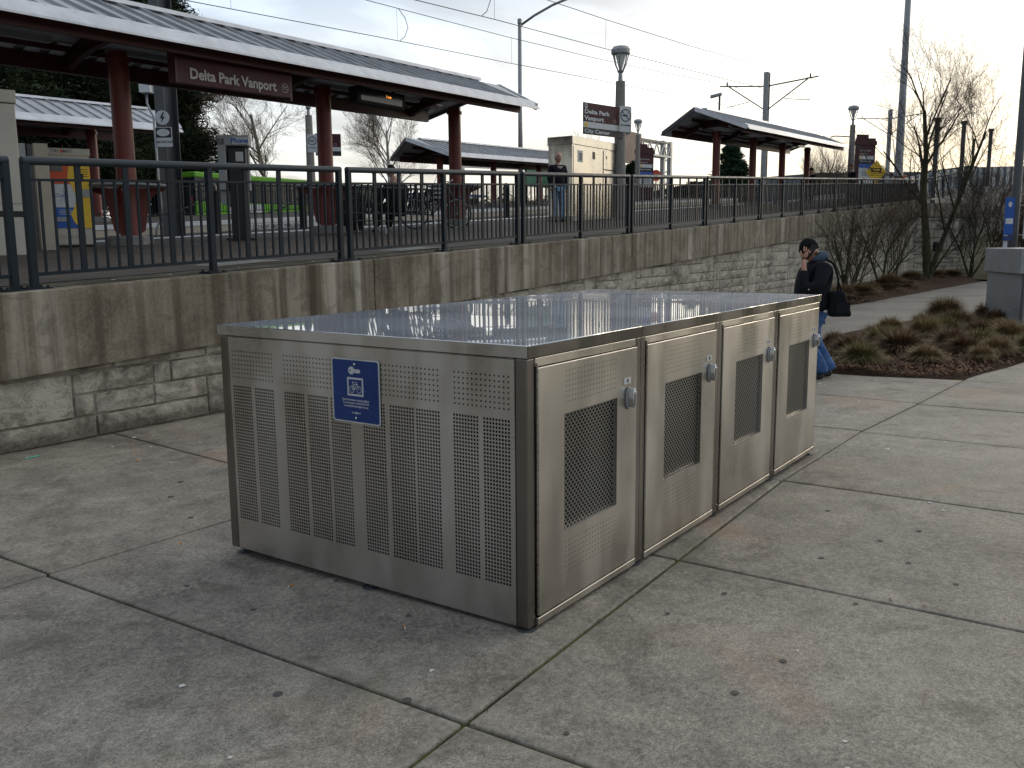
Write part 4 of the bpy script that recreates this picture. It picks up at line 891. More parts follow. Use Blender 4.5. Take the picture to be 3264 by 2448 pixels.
# plates on the first pole (its -x flange looks towards the camera)
PS = thing('high_voltage_sign', 'white round lightning sign above a white HIGH VOLTAGE plate on the dark pole', 'sign', (10.72, 17.18, 0)); 
YX = lambda bb, pts, x0=-.012, x1=-.006: bb.yz(pts, x0, x1)
def onpole(px, py): pass
d_ = Vector((RX.x, RX.y, 0)).normalized()
PS.rotation_euler = (0, 0, math.atan2(RX.y, RX.x)); PS.location = (10.60, 17.02, 0)
MB().xz([(.0 + .165 * cos(t), 4.62 + .165 * sin(t)) for t in th], -.012, -.004).build('round_plate', 'white', PS)
MB().xz([(.02, 4.74), (-.06, 4.60), (-.005, 4.61), (-.035, 4.50), (.06, 4.64), (.005, 4.635), (.05, 4.74)], -.018, -.013).build('lightning_symbol', 'black', PS)
MB().box(-.20, .20, -.012, -.004, 3.95, 4.40).build('plate', 'white', PS); MB().box(-.185, .185, -.016, -.0125, 4.16, 4.385).build('danger_panel', 'black', PS); MB().xz([(.155 * cos(t), 4.275 + .085 * sin(t)) for t in th], -.020, -.017).build('oval', 'white', PS)
text('HIGH VOLTAGE', .075, 'lettering', 'black', PS, (0, -.014, 4.06), FACE_F, .0015, sx=.8)
MB().box(-.0, .085, -.012, -.004, 2.85, 3.42).build('number_strip', 'offwhite', PS)
CB = thing('junction_box', 'small pale blue junction box with curving conduit on the dark pole', 'junction box', PS.location, PS.rotation_euler[2]); MB().box(-.46, -.20, -.12, .1, 5.18, 5.45).build('box', 'fascia', CB); MB().tube([(-.33, 0, 5.2), (-.33, -.02, 4.95), (-.26, -.02, 4.75), (-.20, -.02, 4.65), (-.18, -.02, 3.3), (-.16, -.02, 2.6), (-.18, -.02, 2.3), (-.30, -.05, 2.05), (-.34, -.05, 1.7)], .028, 8).build('conduit', 'galv', CB, smooth=True)
def lamp_post(x, y, label, H=3.95, group='round platform lamp posts', s=1.0):
    z0 = zp(x, y); T = thing('lamp_post', label, 'lamp post', (x, y, z0), 0, group)
    MB().lathe([(.20, 0), (.185, .5), (.135, H)], n=12).build('pole', 'pole_con', T, smooth=True, sharp=40)
    MB().lathe([(.07, H), (.06, H + .22), (.10, H + .27), (.06, H + .32)], n=12).build('neck', 'galv', T, smooth=True, sharp=40)
    MB().lathe([(.05, H + .34), (.15, H + .70), (.17, H + .78), (.05, H + .78)], n=14).build('glass', 'lamp_glass', T, smooth=True, sharp=40)
    MB().lathe([(.12, H + .72), (.275, H + .76), (.285, H + .86), (.22, H + .95), (.05, H + .99), (.01, H + .99)], n=20).build('cap', 'galv', T, smooth=True, sharp=40)
    for k in range(6):
        a = 2 * pi * k / 6 + .3; c_, s_ = cos(a), sin(a); MB().bar((.07 * c_, .07 * s_, H + .26), (.16 * c_, .16 * s_, H + .45), .035, .02).bar((.16 * c_, .16 * s_, H + .44), (.25 * c_, .25 * s_, H + .78), .035, .02).build('arm', 'galv', T)
    return T
lamp_post(21.2, 10.4, 'round capped concrete lamp post beside the steel cabinet, carrying the City Center sign', 3.88)
lamp_post(46.8, 10.0, 'round capped lamp post with a side camera arm, past the end of the further shelter', 3.9)
lamp_post(22.6, 24.6, 'round capped lamp post on the opposite platform behind the second red column', 3.75)
lamp_post(51.6, 24.6, 'small round capped lamp post on the opposite platform beside the maroon information pillar', 4.2)
CA = thing('camera_bracket', 'thin curved bracket with hanging dome camera on the lamp post beyond the shelter', 'camera', (46.8, 10, zp(46.8, 10)))
MB().tube([(0, 0, 3.3), (-.5, .75, 3.35), (-.62, .93, 3.3)], .03, 6).build('bracket', 'dark_steel', CA); MB().tube([(-.62, .93, 3.3), (-.62, .93, 2.95)], .02, 6).build('stem', 'dark_steel', CA); MB().lathe([(.02, 2.72), (.12, 2.80), (.13, 2.92), (.05, 3.0)], -.62, .93, 10).build('dome', 'red_dark', CA); MB().tube([(0, 0, 3.0), (.35, -.52, 2.6), (.6, -.9, 1.6)], .03, 6).build('brace', 'dark_steel', CA)
# station direction signs
def yaw_thing(name, label, cat, x, y, z, yaw, group=None): return thing(name, label, cat, (x, y, z), yaw, group)
def nosmoke(x, y, z, yaw, label, s=1):
    T = thing('no_smoking_sign', label, 'sign', (x, y, z), yaw, 'no smoking signs'); MB().xz([(p[0] * s, p[1] * s) for p in rrect(0, 0, .40, .72, .04)], -.012, 0).build('plate', 'white', T)
    r_ = MB(); c_ = .10 * s
    for i in range(20):
        t0, t1 = th[i], th[(i + 1) % 20]; r_.q(*[(a * s * cos(t), -.016, c_ + a * s * sin(t)) for a, t in ((.150, t0), (.150, t1), (.178, t1), (.178, t0))])
    r_.bar((-.12 * s, -.015, c_ + .11 * s), (.12 * s, -.015, c_ - .11 * s), .006, .03 * s, up=(0, 1, 0)); r_.build('prohibition_ring', 'black', T)
    g = MB(); g.q((-.11 * s, -.014, c_ - .025 * s), (.07 * s, -.014, c_ - .025 * s), (.07 * s, -.014, c_ + .012 * s), (-.11 * s, -.014, c_ + .012 * s)); g.q((.08 * s, -.014, c_ + .03 * s), (.10 * s, -.014, c_ + .03 * s), (.07 * s, -.014, c_ + .09 * s), (.05 * s, -.014, c_ + .09 * s)); g.build('cigarette_symbol', 'black', T)
    text('No Smoking', .075 * s, 'lettering', 'black', T, (0, -.015, -.17 * s), FACE_F, .001, sx=.85); return T
def dir_sign(x, y, z, yaw, w, third, label, s=1):
    T = thing('direction_sign', label, 'sign', (x, y, z), yaw, 'maroon direction signs'); h = .85 * s
    MB().box(-w / 2, w / 2, 0, .03, h * .40, h).build('maroon_panel', 'maroon', T); MB().box(-w / 2, w / 2, 0, .03, h * .215, h * .40).build('white_panel', 'white', T); MB().box(-w / 2, w / 2, 0, .03, 0, h * .215).build('black_panel', 'black', T)
    MB().xz([(-w / 2 + .11 * s + .075 * s * cos(t), h * .307 + .066 * s * sin(t)) for t in th], -.006, 0).build('yellow_dot', 'yellow', T)
    MB().xz(rrect(-w / 2 + .10 * s, h * .89, .11 * s, .12 * s, .02 * s), -.006, 0).build('tram_symbol', 'white', T); MB().xz(rrect(-w / 2 + .10 * s, h * .90, .06 * s, .05 * s, .01 * s), -.009, -.007).build('tram_window', 'maroon', T)
    text('Delta Park', .160 * s, 'lettering', 'white', T, (-w / 2 + .03, -.006, h * .715), FACE_F, .006, 'LEFT', sx=w / 1.02 / s * .92); text('Vanport', .160 * s, 'lettering', 'white', T, (-w / 2 + .03, -.006, h * .51), FACE_F, .006, 'LEFT', sx=w / 1.02 / s * .92)
    r_ = MB()
    for i in range(20):
        t0, t1 = th[i], th[(i + 1) % 20]; r_.q(*[(w * .28 + a * s * cos(t), -.006, h * .51 + a * s * sin(t)) for a, t in ((.045, t0), (.045, t1), (.055, t1), (.055, t0))])
    r_.build('ring', 'letter', T)
    text(third, .145 * s, 'lettering', 'white', T, (-w / 2 + .03, -.006, h * .105), FACE_F, .004, 'LEFT', sx=w / 1.02 / s * .92); return T
YW = math.atan2(RX.y, RX.x)
dir_sign(20.23, 10.42, 4.60, radians(-12), 1.72, 'City Center', 'maroon, white and black City Center direction sign on the lamp post by the steel cabinet', 1.0)
nosmoke(20.98, 10.12, 5.12, radians(-30), 'white no smoking sign on the lamp post by the steel cabinet', 1.0)
SB = thing('rear_facing_sign', 'grey plate seen from behind on the right of the lamp post by the steel cabinet', 'sign', (21.45, 10.35, 4.75), radians(-60)); MB().box(-.14, .14, 0, .03, 0, .72).build('plate', 'grey_metal', SB)
dir_sign(23.35, 24.35, 5.10, radians(-40), 1.0, 'Expo', 'maroon, white and black Expo direction sign, half hidden behind the second red column', 1.0)
nosmoke(22.45, 24.3, 5.50, YW, 'white no smoking sign on the lamp post of the opposite platform', .95)
def totem(x, y, yaw, H, w, third, label, blue=False):
    T = thing('information_pillar', label, 'information pillar', (x, y, zp(x, y)), yaw, 'maroon information pillars'); MB().box(-w / 2, w / 2, -.14, .14, 0, H).build('body', 'maroon', T); MB().box(-w / 2 - .08, w / 2 + .08, -.18, .18, H - .42, H - .16).build('cornice', 'maroon', T); MB().box(-w / 2 + .05, w / 2 - .4 * w, -.12, .12, H, H + .22).build('cap', 'maroon', T)
    ww = w * .82
    MB().box(-ww / 2, ww / 2, -.16, -.145, H - 1.32, H - 1.10).build('white_panel', 'white', T); MB().box(-ww / 2, ww / 2, -.16, -.145, H - 1.55, H - 1.33).build('black_panel', 'black', T); MB().box(-ww / 2, ww / 2, -.16, -.145, .85, H - 1.60).build('map_panel', 'offwhite', T)
    MB().box(-ww / 2, ww / 2, -.165, -.161, H - 1.85, H - 1.60).build('blue_header', 'blue2', T); MB().box(-ww * .3, ww * .35, -.165, -.161, H - 2.35, H - 2.0).build('map', 'grey_metal', T)
    MB().xz([(-ww / 2 + .1 + .07 * cos(t), H - 1.21 + .08 * sin(t)) for t in th], -.166, -.161).build('yellow_dot', 'yellow', T)
    text('Delta Park', .13, 'lettering', 'letter', T, (-ww / 2 + .02, -.146, H - .78), FACE_F, .002, 'LEFT', sx=ww / .72); text('Vanport', .13, 'lettering', 'letter', T, (-ww / 2 + .02, -.146, H - .98), FACE_F, .002, 'LEFT', sx=ww / .72); text(third, .12, 'lettering', 'white', T, (-ww / 2 + .02, -.166, H - 1.44), FACE_F, .002, 'LEFT', sx=ww / .74); return T
totem(53.3, 24.9, radians(-25), 3.45, 1.3, 'Expo Center', 'maroon information pillar on the opposite platform beside the steel gantry')
totem(58.6, 12, radians(-38), 3.75, 1.35, 'City Center', 'maroon information pillar beyond the end of the further shelter, next to the yellow diamond sign')
# ================================================================== PLATFORM FURNITURE
T = thing('equipment_cabinet', 'big pale beige cabinet cut by the left edge of the picture', 'cabinet', (3.205, 10.74, zp(3.4, 10.6)), radians(-20))
MB().box(-1.6, .50, 0, 1.3, .0, 2.02).build('body', 'beige', T, bevel=.01); MB().box(-1.62, .52, -.02, 1.32, 2.03, 2.20).build('cap', 'beige', T, bevel=.01); MB().box(-1.6, .504, -.006, 0, .52, .60).build('groove', 'black', T); MB().box(-1.6, .504, -.008, 0, .70, .71).build('seam', 'grey_metal', T)
T = thing('screen_wall', 'narrow tan slab standing edge on between the beige cabinet and the ticket machine', 'screen', (4.36, 11.40, zp(4.3, 11.4)), radians(-26))
MB().box(-.02, .17, -.0, .5, 0, 1.56).build('slab', 'tan', T); MB().box(-.10, -.035, .06, .12, 0, 1.55).build('upright', 'dark_steel', T); MB().box(-.21, -.12, .1, .2, 0, 1.56).build('upright', 'galv', T)
T = thing('ticket_machine', 'ticket machine with red, yellow, white and blue front panels', 'ticket machine', (5.02, 11.80, zp(5, 11.8)), radians(-30))
MB().box(-.36, .36, 0, .55, .05, 1.42).build('housing', 'beige', T); MB().box(-.38, .38, -.02, .57, 1.42, 1.52).build('head', 'beige', T); MB().box(-.30, .36, -.012, -.002, .98, 1.38).build('red_panel', 'orange', T); MB().box(-.30, .36, -.012, -.002, .62, .975).build('map_panel', 'white', T); MB().box(-.30, .36, -.012, -.002, .30, .615).build('blue_panel', 'blue2', T)
ypts = [(.355, 1.38), (.10, 1.38), (.06, 1.25), (.03, 1.08), (.10, .9), (.14, .78), (.10, .62), (.04, .52), (.08, .40), (.16, .30), (.355, .30)]; MB().xz(ypts, -.018, -.0125).build('yellow_panel', 'yellow', T)
MB().box(-.22, -.03, -.022, -.013, 1.17, 1.32).build('screen', 'glass', T); MB().box(-.24, .02, -.022, -.013, .40, .47).build('tray', 'grey_metal', T); MB().box(.22, .34, -.03, -.019, .78, .90).build('card_slot', 'grey_metal', T)
text('2', .12, 'number', 'black', T, (.20, -.022, 1.28), FACE_F, .002); text('3', .12, 'number', 'white', T, (-.24, -.016, .555), FACE_F, .002); text('TRI  MET', .06, 'lettering', 'dark_steel', T, (-.02, -.024, 1.475), FACE_F, .001, space=1.3)
MB().xz([(-.02 + .02 * cos(t), 1.475 + .026 * sin(t)) for t in th], -.027, -.022).build('emblem', 'orange', T)
for k in range(5): MB().box(-.22 + .1 * k, -.15 + .1 * k, -.006, 0, .14, .19).build('badge', 'tan', T)
for r_i in range(4): MB().box(.21, .33, -.0205, -.019, 1.20 - r_i * .035, 1.208 - r_i * .035).build('small_print', 'black', T); MB().box(-.12, .06, -.0165, -.0125, .575 - r_i * .022, .582 - r_i * .022).build('small_print', 'white', T)
for r_i in range(6): MB().box(-.28, -.16, -.0165, -.0125, .92 - r_i * .03, .926 - r_i * .03).build('small_print', 'dark_steel', T)
MB().box(.16, .26, -.026, -.019, 1.06, 1.14).build('button_panel', 'black', T)
mp_ = MB()
for a, c in (((-.2, .85), (.0, .78)), ((-.1, .72), (.02, .90)), ((-.18, .78), (.05, .80)), ((-.02, .68), (-.04, .92))): mp_.bar((a[0], -.014, a[1]), (c[0], -.014, c[1]), .004, .008, up=(0, 1, 0))
mp_.build('route_map', 'blue2', T)
T = thing('payphone', 'grey hooded payphone on a thick black post, lettered Phone', 'payphone', (7.78, 11.08, zp(7.8, 11.08)), radians(-48))
MB().box(-.22, .22, -.14, .16, 0, .03).build('base_plate', 'black', T); MB().box(-.22, .30, -.22, .22, .0, .02).build('base', 'black', T)
MB().box(-.13, .17, -.10, .12, .03, 1.58).build('post', 'black', T, bevel=.01)
h = MB(); h.box(-.30, -.16, -.14, .22, .86, 1.76); h.box(-.30, .20, .12, .22, .86, 1.76); h.box(-.30, .24, -.14, .22, 1.62, 1.80); h.build('hood', 'grey_metal', T, bevel=.015)
MB().box(-.30, -.06, -.02, .14, .62, .86).build('directory_shelf', 'grey_metal', T)
MB().box(-.04, .22, -.148, -.141, 1.645, 1.765).build('sign_panel', 'offwhite', T); text('Phone', .115, 'lettering', 'blue2', T, (.085, -.15, 1.705), FACE_F, .003); MB().box(.0, .13, -.108, -.101, 1.36, 1.52).build('instruction_card', 'offwhite', T)
text('Phone', .09, 'lettering', 'black', T, (-.304, .04, 1.70), FACE_L, .003)
# steel cabinet
T = thing('signal_cabinet', 'tall brushed steel cabinet standing behind the man in blue jeans', 'cabinet', (18.5, 10.45, zp(19.5, 10.5) - .02), 0)
MB().box(0, 2.55, 0, .75, 0.02, 2.17).build('body', MT['steel_cab'], T, bevel=.01); MB().box(-.02, 2.57, -.02, .77, 2.0, 2.22).build('head', MT['steel_cab'], T, bevel=.012); MB().box(-.03, 2.58, -.04, .8, -.12, .10).build('plinth', 'tan', T)
for a, c in ((.06, 1.72), (1.78, 2.5)): MB().box(a, c, -.012, -.001, .14, 1.96).build('door', MT['steel_cab'], T, bevel=.004)
MB().box(1.72, 1.78, -.008, 0, .14, 1.96).build('door_gap', 'dark_in', T); MB().box(1.8, 2.5, -.016, -.011, 1.42, 1.45).build('seam', 'dark_in', T)
MB().box(.28, .56, -.018, -.012, 1.55, 1.86).build('label_plate', 'offwhite', T); MB().box(.36, .50, -.021, -.018, 1.60, 1.80).build('label_print', 'dark_steel', T); MB().box(1.12, 1.26, -.018, -.012, 1.68, 1.88).build('sticker', 'black', T); text('5', .12, 'graffiti', 'black', T, (1.95, -.018, 1.78), FACE_F, .003)
for z in (.95,): MB().box(1.60, 1.66, -.04, -.012, z - .1, z + .1).build('handle', 'chrome', T)
# bench
BR = radians(-14)
T = thing('bench', 'dark slatted metal bench seen from behind with the seated person on it', 'bench', (11.05, 10.35, zp(11, 10.3)), BR)
L = 1.9
for i in range(26):
    x = -L / 2 + L * (i + .5) / 26; MB().tube([(x, -.13, .88), (x, -.09, .80), (x, -.02, .55), (x, .03, .45), (x, .12, .42), (x, .50, .43)], .016, 5).build('slat', 'slat', T)
MB().tube([(-L / 2, -.13, .89), (L / 2, -.13, .89)], .022, 6).build('top_rail', 'slat', T); MB().tube([(-L / 2, .02, .39), (L / 2, .02, .39)], .02, 6).build('under_rail', 'slat', T); MB().tube([(-L / 2, -.05, .24), (L / 2, -.05, .24)], .016, 6).build('stretcher', 'slat', T)
for x in (-L / 2, L / 2):
    MB().tube([(x, -.16, .0), (x, -.08, .40), (x, -.12, .66), (x, .35, .66), (x, .46, .60), (x, .48, 0)], .022, 6).build('end_frame', 'slat', T)
    MB().box(x - .04, x + .04, -.22, -.10, 0, .012).build('foot', 'slat', T)
T = thing('litter_bin', 'black round litter bin behind the second red column', 'bin', (12.0, 12.4, zp(12, 12.4)), 0)
MB().lathe([(.24, 0), (.29, .1), (.30, .78), (.27, .80)], n=18).build('body', 'black', T, smooth=True, sharp=40); MB().lathe([(.30, .80), (.29, .93), (.18, 1.02), (.1, 1.03)], n=18).build('lid', 'black', T, smooth=True, sharp=40)
for k in range(12):
    a = 2 * pi * k / 12; MB().bar((.305 * cos(a), .305 * sin(a), .1), (.305 * cos(a), .305 * sin(a), .76), .03, .02).build('slat', 'black', T)
# bicycle leaning on the third column table
T = thing('bicycle', 'dark bicycle leaning by the third red column beside the bench', 'bicycle', (13.15, 10.9, zp(13.2, 10.9)), radians(-30))
def wheel(name, cx, cz, R_, par):
    t_ = bpy.data.objects.new(name, MB().tube([(cx + R_ * cos(2 * pi * i / 28), 0, cz + R_ * sin(2 * pi * i / 28)) for i in range(29)], .019, 6, False).mesh('tyre', 'rubber', True)); COL.objects.link(t_); t_.parent = par
    r_ = MB().tube([(cx + (R_ - .03) * cos(2 * pi * i / 28), 0, cz + (R_ - .03) * sin(2 * pi * i / 28)) for i in range(29)], .009, 5, False)
    for i in range(16): a = 2 * pi * i / 16; r_.tube([(cx, 0, cz), (cx + (R_ - .03) * cos(a), 0, cz + (R_ - .03) * sin(a))], .0018, 3, False)
    r_.tube([(cx, -.04, cz), (cx, .04, cz)], .02, 6); r_.build('rim', 'galv', t_)
wheel('wheel', .52, .34, .34, T); wheel('wheel', -.52, .34, .34, T)
f = MB(); A, B_, C_, D_, E_ = (-.52, 0, .34), (-.10, 0, .30), (-.24, 0, .82), (.34, 0, .86), (.52, 0, .34)
for p, q_ in ((B_, C_), (C_, D_), (B_, (.36, 0, .78)), ((.33, 0, .92), E_), (A, B_), (A, (-.22, 0, .76))): f.tube([p, q_], .016, 6)
f.build('frame', 'black', T); MB().tube([(-.24, 0, .82), (-.26, 0, .96)], .012, 6).build('seat_post', 'galv', T); MB().hexa([(-.40, -.07, .95), (-.12, -.02, .96), (-.12, .02, .96), (-.40, .07, .95), (-.40, -.07, 1.0), (-.12, -.02, .985), (-.12, .02, .985), (-.40, .07, 1.0)]).build('saddle', 'black', T, bevel=.01)
MB().tube([(.33, 0, .90), (.30, 0, 1.02), (.36, 0, 1.05)], .014, 6).tube([(.30, -.28, 1.06), (.36, -.05, 1.05), (.36, .05, 1.05), (.30, .28, 1.06)], .012, 6).build('handlebar', 'chrome', T); MB().tube([(-.10, 0, .30), (-.02, 0, .16)], .01, 5).lathe([(.01, -.01), (.01, .01)], 0, 0).build('crank', 'galv', T)
T2 = thing('striped_bag', 'black and white striped bag hanging on the bicycle by the third red column', 'bag', (13.05, 10.78, zp(13, 10.8) + .62), radians(-30))
for k in range(8): MB().lathe([(.13 + .03 * sin(k * .5), k * .048), (.135 + .03 * sin(k * .5 + .3), k * .048 + .047)], n=12).build('stripe_band', 'stripe' if k % 2 else 'black', T2)
MB().tube([(-.06, 0, .38), (0, 0, .55), (.06, 0, .38)], .008, 5).build('handle', 'black', T2)
# far side barrier of chained bollards in the trackway
Yb = 17.0
for i, x in enumerate([1.5, 4.6, 7.6, 11.9, 14.9, 18.0, 21.5, 25.0, 28.5, 32, 35.5]):
    z0 = zp(x, Yb) - .42; T = thing('bollard', f'black domed bollard between the tracks, {POS[i]} from the left', 'bollard', (x, Yb, z0), 0, 'black bollards between the tracks')
    MB().lathe([(.11, 0), (.105, 1.25), (.12, 1.27), (.12, 1.33), (.09, 1.36)], n=12).build('shaft', 'black', T, smooth=True, sharp=40); MB().lathe([(.10, 1.36), (.10, 1.42), (.06, 1.49), (.02, 1.51)], n=12).build('cap', 'black', T, smooth=True, sharp=40)
    if i < 10:
        xe = [1.5, 4.6, 7.6, 11.9, 14.9, 18.0, 21.5, 25.0, 28.5, 32, 35.5][i + 1]; z1 = zp(xe, Yb) - .42; c_ = MB(); n = 24
        for k in range(n):
            t = (k + .5) / n; p = Vector((x + (xe - x) * t, Yb, z0 + (z1 - z0) * t + 1.22 - .5 * (1 - (2 * t - 1) ** 2))); t2 = t + .4 / n; q_ = Vector((x + (xe - x) * t2, Yb, z0 + (z1 - z0) * t2 + 1.22 - .5 * (1 - (2 * t2 - 1) ** 2)))
            if k % 2: c_.bar(p - (q_ - p), q_, .05, .02)
            else: c_.bar(p - (q_ - p), q_, .02, .05)
        tag(c_.build('chain', 'black'), f'sagging black chain between bollards, {POS[i]} from the left', 'chain', 'chains between the bollards')
# fence at the back of the opposite platform
for i in range(26):
    x = -6 + 2.6 * i; y = 28.0; sl = (zr(x + 2.6) - zr(x)) / 2.6; z0 = zp(x, y)
    if i == 0:
        FP = thing('fence_panel', 'dark barred fence panel at the back of the opposite platform', 'fence', (x, y, z0), 0, 'fence panels behind the opposite platform')
        MB().box(-.03, .03, -.03, .03, 0, 1.15).build('post', 'rail', FP); MB().bar((0, 0, 1.12), (2.6, 0, 1.12 + .1), .06).build('top_rail', 'rail', FP); MB().bar((0, 0, .12), (2.6, 0, .22), .03).build('bottom_rail', 'rail', FP)
        bb = MB()
        for k in range(1, 20): bb.box(k * .13 - .009, k * .13 + .009, -.009, .009, .13 + k * .005, 1.1 + k * .005)
        struct(bb.build('baluster', 'rail', FP), 'stuff')
    else: dup(FP, (x, y, z0), 0)
# ================================================================== STREET THINGS BEHIND
T = thing('bus', 'lime green and grey bus behind the opposite platform and its fence', 'bus', (28.0, 32.6, 1.9), radians(3))
def R_(x0, x1, y0, y1, z0, z1, nm, m_, bv=0): return MB().box(x0, x1, y0, y1, z0, z1).build(nm, m_, T, bevel=bv)
R_(-6, 4.2, -1.25, 1.25, .35, 1.62, 'lower_body', 'lime', .04); R_(-6, 6, -1.23, 1.23, 1.62, 2.62, 'window_band', 'glass', .02); R_(-6, 4.4, -1.25, 1.25, 2.62, 2.86, 'upper_body', 'lime', .05); R_(4.2, 6, -1.25, 1.25, .35, 1.62, 'front_body', 'grey_metal', .04); R_(4.4, 6, -1.25, 1.25, 2.62, 2.84, 'front_roof', 'grey_metal', .05)
for k in range(7): R_(-5.2 + 1.6 * k, -5.12 + 1.6 * k, -1.26, -1.22, 1.62, 2.62, 'window_pillar', 'black')
R_(-6.03, -5.99, -1.15, 1.15, .9, 2.5, 'rear_panel', 'black'); 
for y in (-1.0, .9): R_(-6.06, -6.03, y - .1, y + .1, 1.55, 1.85, 'tail_light', 'orange')
R_(-4.2, -2.2, -1.262, -1.25, .62, 1.58, 'advert', 'white')
for x in (-3.8, 3.6):
    for y in (-1.2, 1.2): MB().tube([(x, y - .14, .48), (x, y + .14, .48)], .48, 20).build('wheel', 'rubber', T)
T = thing('van', 'white van roof showing behind the bench between the platforms fence', 'van', (45.5, 35.5, 2.75), 0)
R_(-3, 2.2, -1, 1, .4, 2.1, 'body', 'white', .12); R_(2.2, 3.1, -1, 1, .4, 1.3, 'bonnet', 'white', .12); R_(-2.6, 2.0, -1.02, 1.02, 1.35, 1.85, 'windows', 'glass', .02); R_(-3.02, 3.1, -1.03, 1.03, 2.0, 2.12, 'stripe', 'blue2')
for x in (-2, 2.1): MB().tube([(x, -1.05, .38), (x, 1.05, .38)], .38, 16).build('wheel', 'rubber', T)
for i, (x, m_, lb) in enumerate(((52.5, 'grey_metal', 'grey car parked behind the opposite platform, left of the man in jeans'), (60.5, 'black', 'dark car parked behind the opposite platform past the steel cabinet'), (68, 'offwhite', 'pale car parked behind the opposite platform under the gantry'))):
    T = thing('parked_car', lb, 'car', (x, 33.0, 3.0), radians(2), 'cars behind the opposite platform')
    R_(-2.2, 2.2, -.88, .88, .3, .92, 'body', m_, .12); MB().hexa([(-1.6, -.8, .92), (1.3, -.8, .92), (1.3, .8, .92), (-1.6, .8, .92), (-1.1, -.68, 1.42), (.6, -.68, 1.42), (.6, .68, 1.42), (-1.1, .68, 1.42)]).build('cabin', 'glass', T, bevel=.05)
    for wx in (-1.4, 1.4): MB().tube([(wx, -.9, .32), (wx, .9, .32)], .32, 14).build('wheel', 'rubber', T)
T = thing('sign_gantry', 'grey lattice steel gantry carrying a brown road sign, beyond the opposite platform', 'gantry', (0, 0, 0))
xs0, xs1, y_, zt = 90.0, 101.5, 45, 13.4
for dz in (0, -1.6):
    for dy in (-.5, .5): MB().bar((xs0, y_ + dy, zt + dz - .2), (xs1, y_ + dy, zt + dz), .22).build('chord', 'galv' if dz else 'tan', T)
br_ = 6
for k in range(br_):
    a = xs0 + (xs1 - xs0) * k / br_; c = xs0 + (xs1 - xs0) * (k + 1) / br_; MB().bar((a, y_ - .5, zt - .2), ((a + c) / 2, y_ - .5, zt - 1.7), .12).build('brace', 'galv', T); MB().bar(((a + c) / 2, y_ - .5, zt - 1.7), (c, y_ - .5, zt - .2), .12).build('brace', 'galv', T)
for dx in (-1.0, 1.0): MB().bar((xs1 + dx, y_, 3), (xs1 + dx, y_, zt + .3), .5).build('leg', 'galv', T)
for k in range(7): MB().bar((xs1 - 1.0, y_, 4 + k * 1.4), (xs1 + 1.0, y_, 4.9 + k * 1.4), .12).build('leg_brace', 'galv', T)
MB().box(86.2, 91.6, 43.6, 43.8, 10.2, 13.6).build('sign_panel', 'red_dark', T); MB().box(88.4, 91.6, 43.6, 43.8, 8.9, 10.1).build('exit_panel', 'yellow', T)
T = thing('sign_gantry', 'grey steel gantry frame seen under the roof of the shelter behind the seated person', 'gantry', (0, 0, 0))
MB().bar((53, 40, 3), (53, 40, 8.8), .35).build('leg', 'galv', T); MB().bar((53, 40, 8.6), (75, 40, 9.6), .25).build('chord', 'green_sign', T); MB().bar((53, 40, 7.4), (75, 40, 8.3), .2).build('chord', 'galv', T)
for k in range(8): MB().bar((53 + k * 2.6, 40, 7.5 + k * .11), (54.3 + k * 2.6, 40, 8.7 + k * .11), .12).build('brace', 'galv', T); MB().bar((54.3 + k * 2.6, 40, 8.7 + k * .11), (55.6 + k * 2.6, 40, 7.5 + k * .11), .12).build('brace', 'galv', T)
MB().box(61.5, 66.5, 39.6, 39.8, 6.3, 8.2).build('sign_panel', 'green_sign', T)
T = thing('stop_sign', 'red stop sign on the road behind the opposite platform', 'sign', (58.8, 26.6, 0), radians(-45)); zs = zp(58, 26)
MB().xz([(.42 * cos(pi / 8 + pi / 4 * i), zs + 1.75 + .42 * sin(pi / 8 + pi / 4 * i)) for i in range(8)], -.02, 0).build('plate', 'orange', T); text('STOP', .26, 'lettering', 'white', T, (0, -.025, zs + 1.75), FACE_F, .004); MB().bar((0, .03, zs - .4), (0, .03, zs + 2.2), .06).build('post', 'galv', T)
T = thing('street_light', 'tall galvanised street light with a long curved arm leaving the top of the picture', 'street light', (45.9, 30, 3.6))
MB().lathe([(.17, 0), (.11, 11.6)], n=12).build('pole', 'galv', T, smooth=True); MB().lathe([(.14, 11.45), (.14, 11.7), (.05, 11.75)], n=12).build('cap', 'galv', T); MB().tube([(0, 0, 11.3), (1.2, -.3, 12.1), (2.8, -.7, 13.0), (5.0, -1.2, 14.0), (7, -1.7, 14.5)], .075, 8).build('arm', 'dark_steel', T, smooth=True)
T = thing('tall_mast', 'tall slim pale steel mast leaving the top of the picture, left of the bare tree', 'mast', (48.6, 8, 3.2)); MB().lathe([(.26, 0), (.24, .1), (.24, .4), (.20, 4), (.16, 9), (.13, 16)], n=14).build('mast', 'galv', T, smooth=True)
T = thing('street_light', 'distant small street light with a flat head above the further near shelter', 'street light', (79.8, 30, 4)); MB().lathe([(.13, 0), (.10, 11.0)], n=8).build('pole', 'dark_steel', T); MB().hexa([(-.1, -.2, 11.0), (.2, -.2, 11.0), (.2, .9, 10.8), (-.1, .9, 10.8), (-.1, -.2, 11.25), (.2, -.2, 11.25), (.2, .9, 11.1), (-.1, .9, 11.1)]).build('head', 'galv', T, bevel=.04)
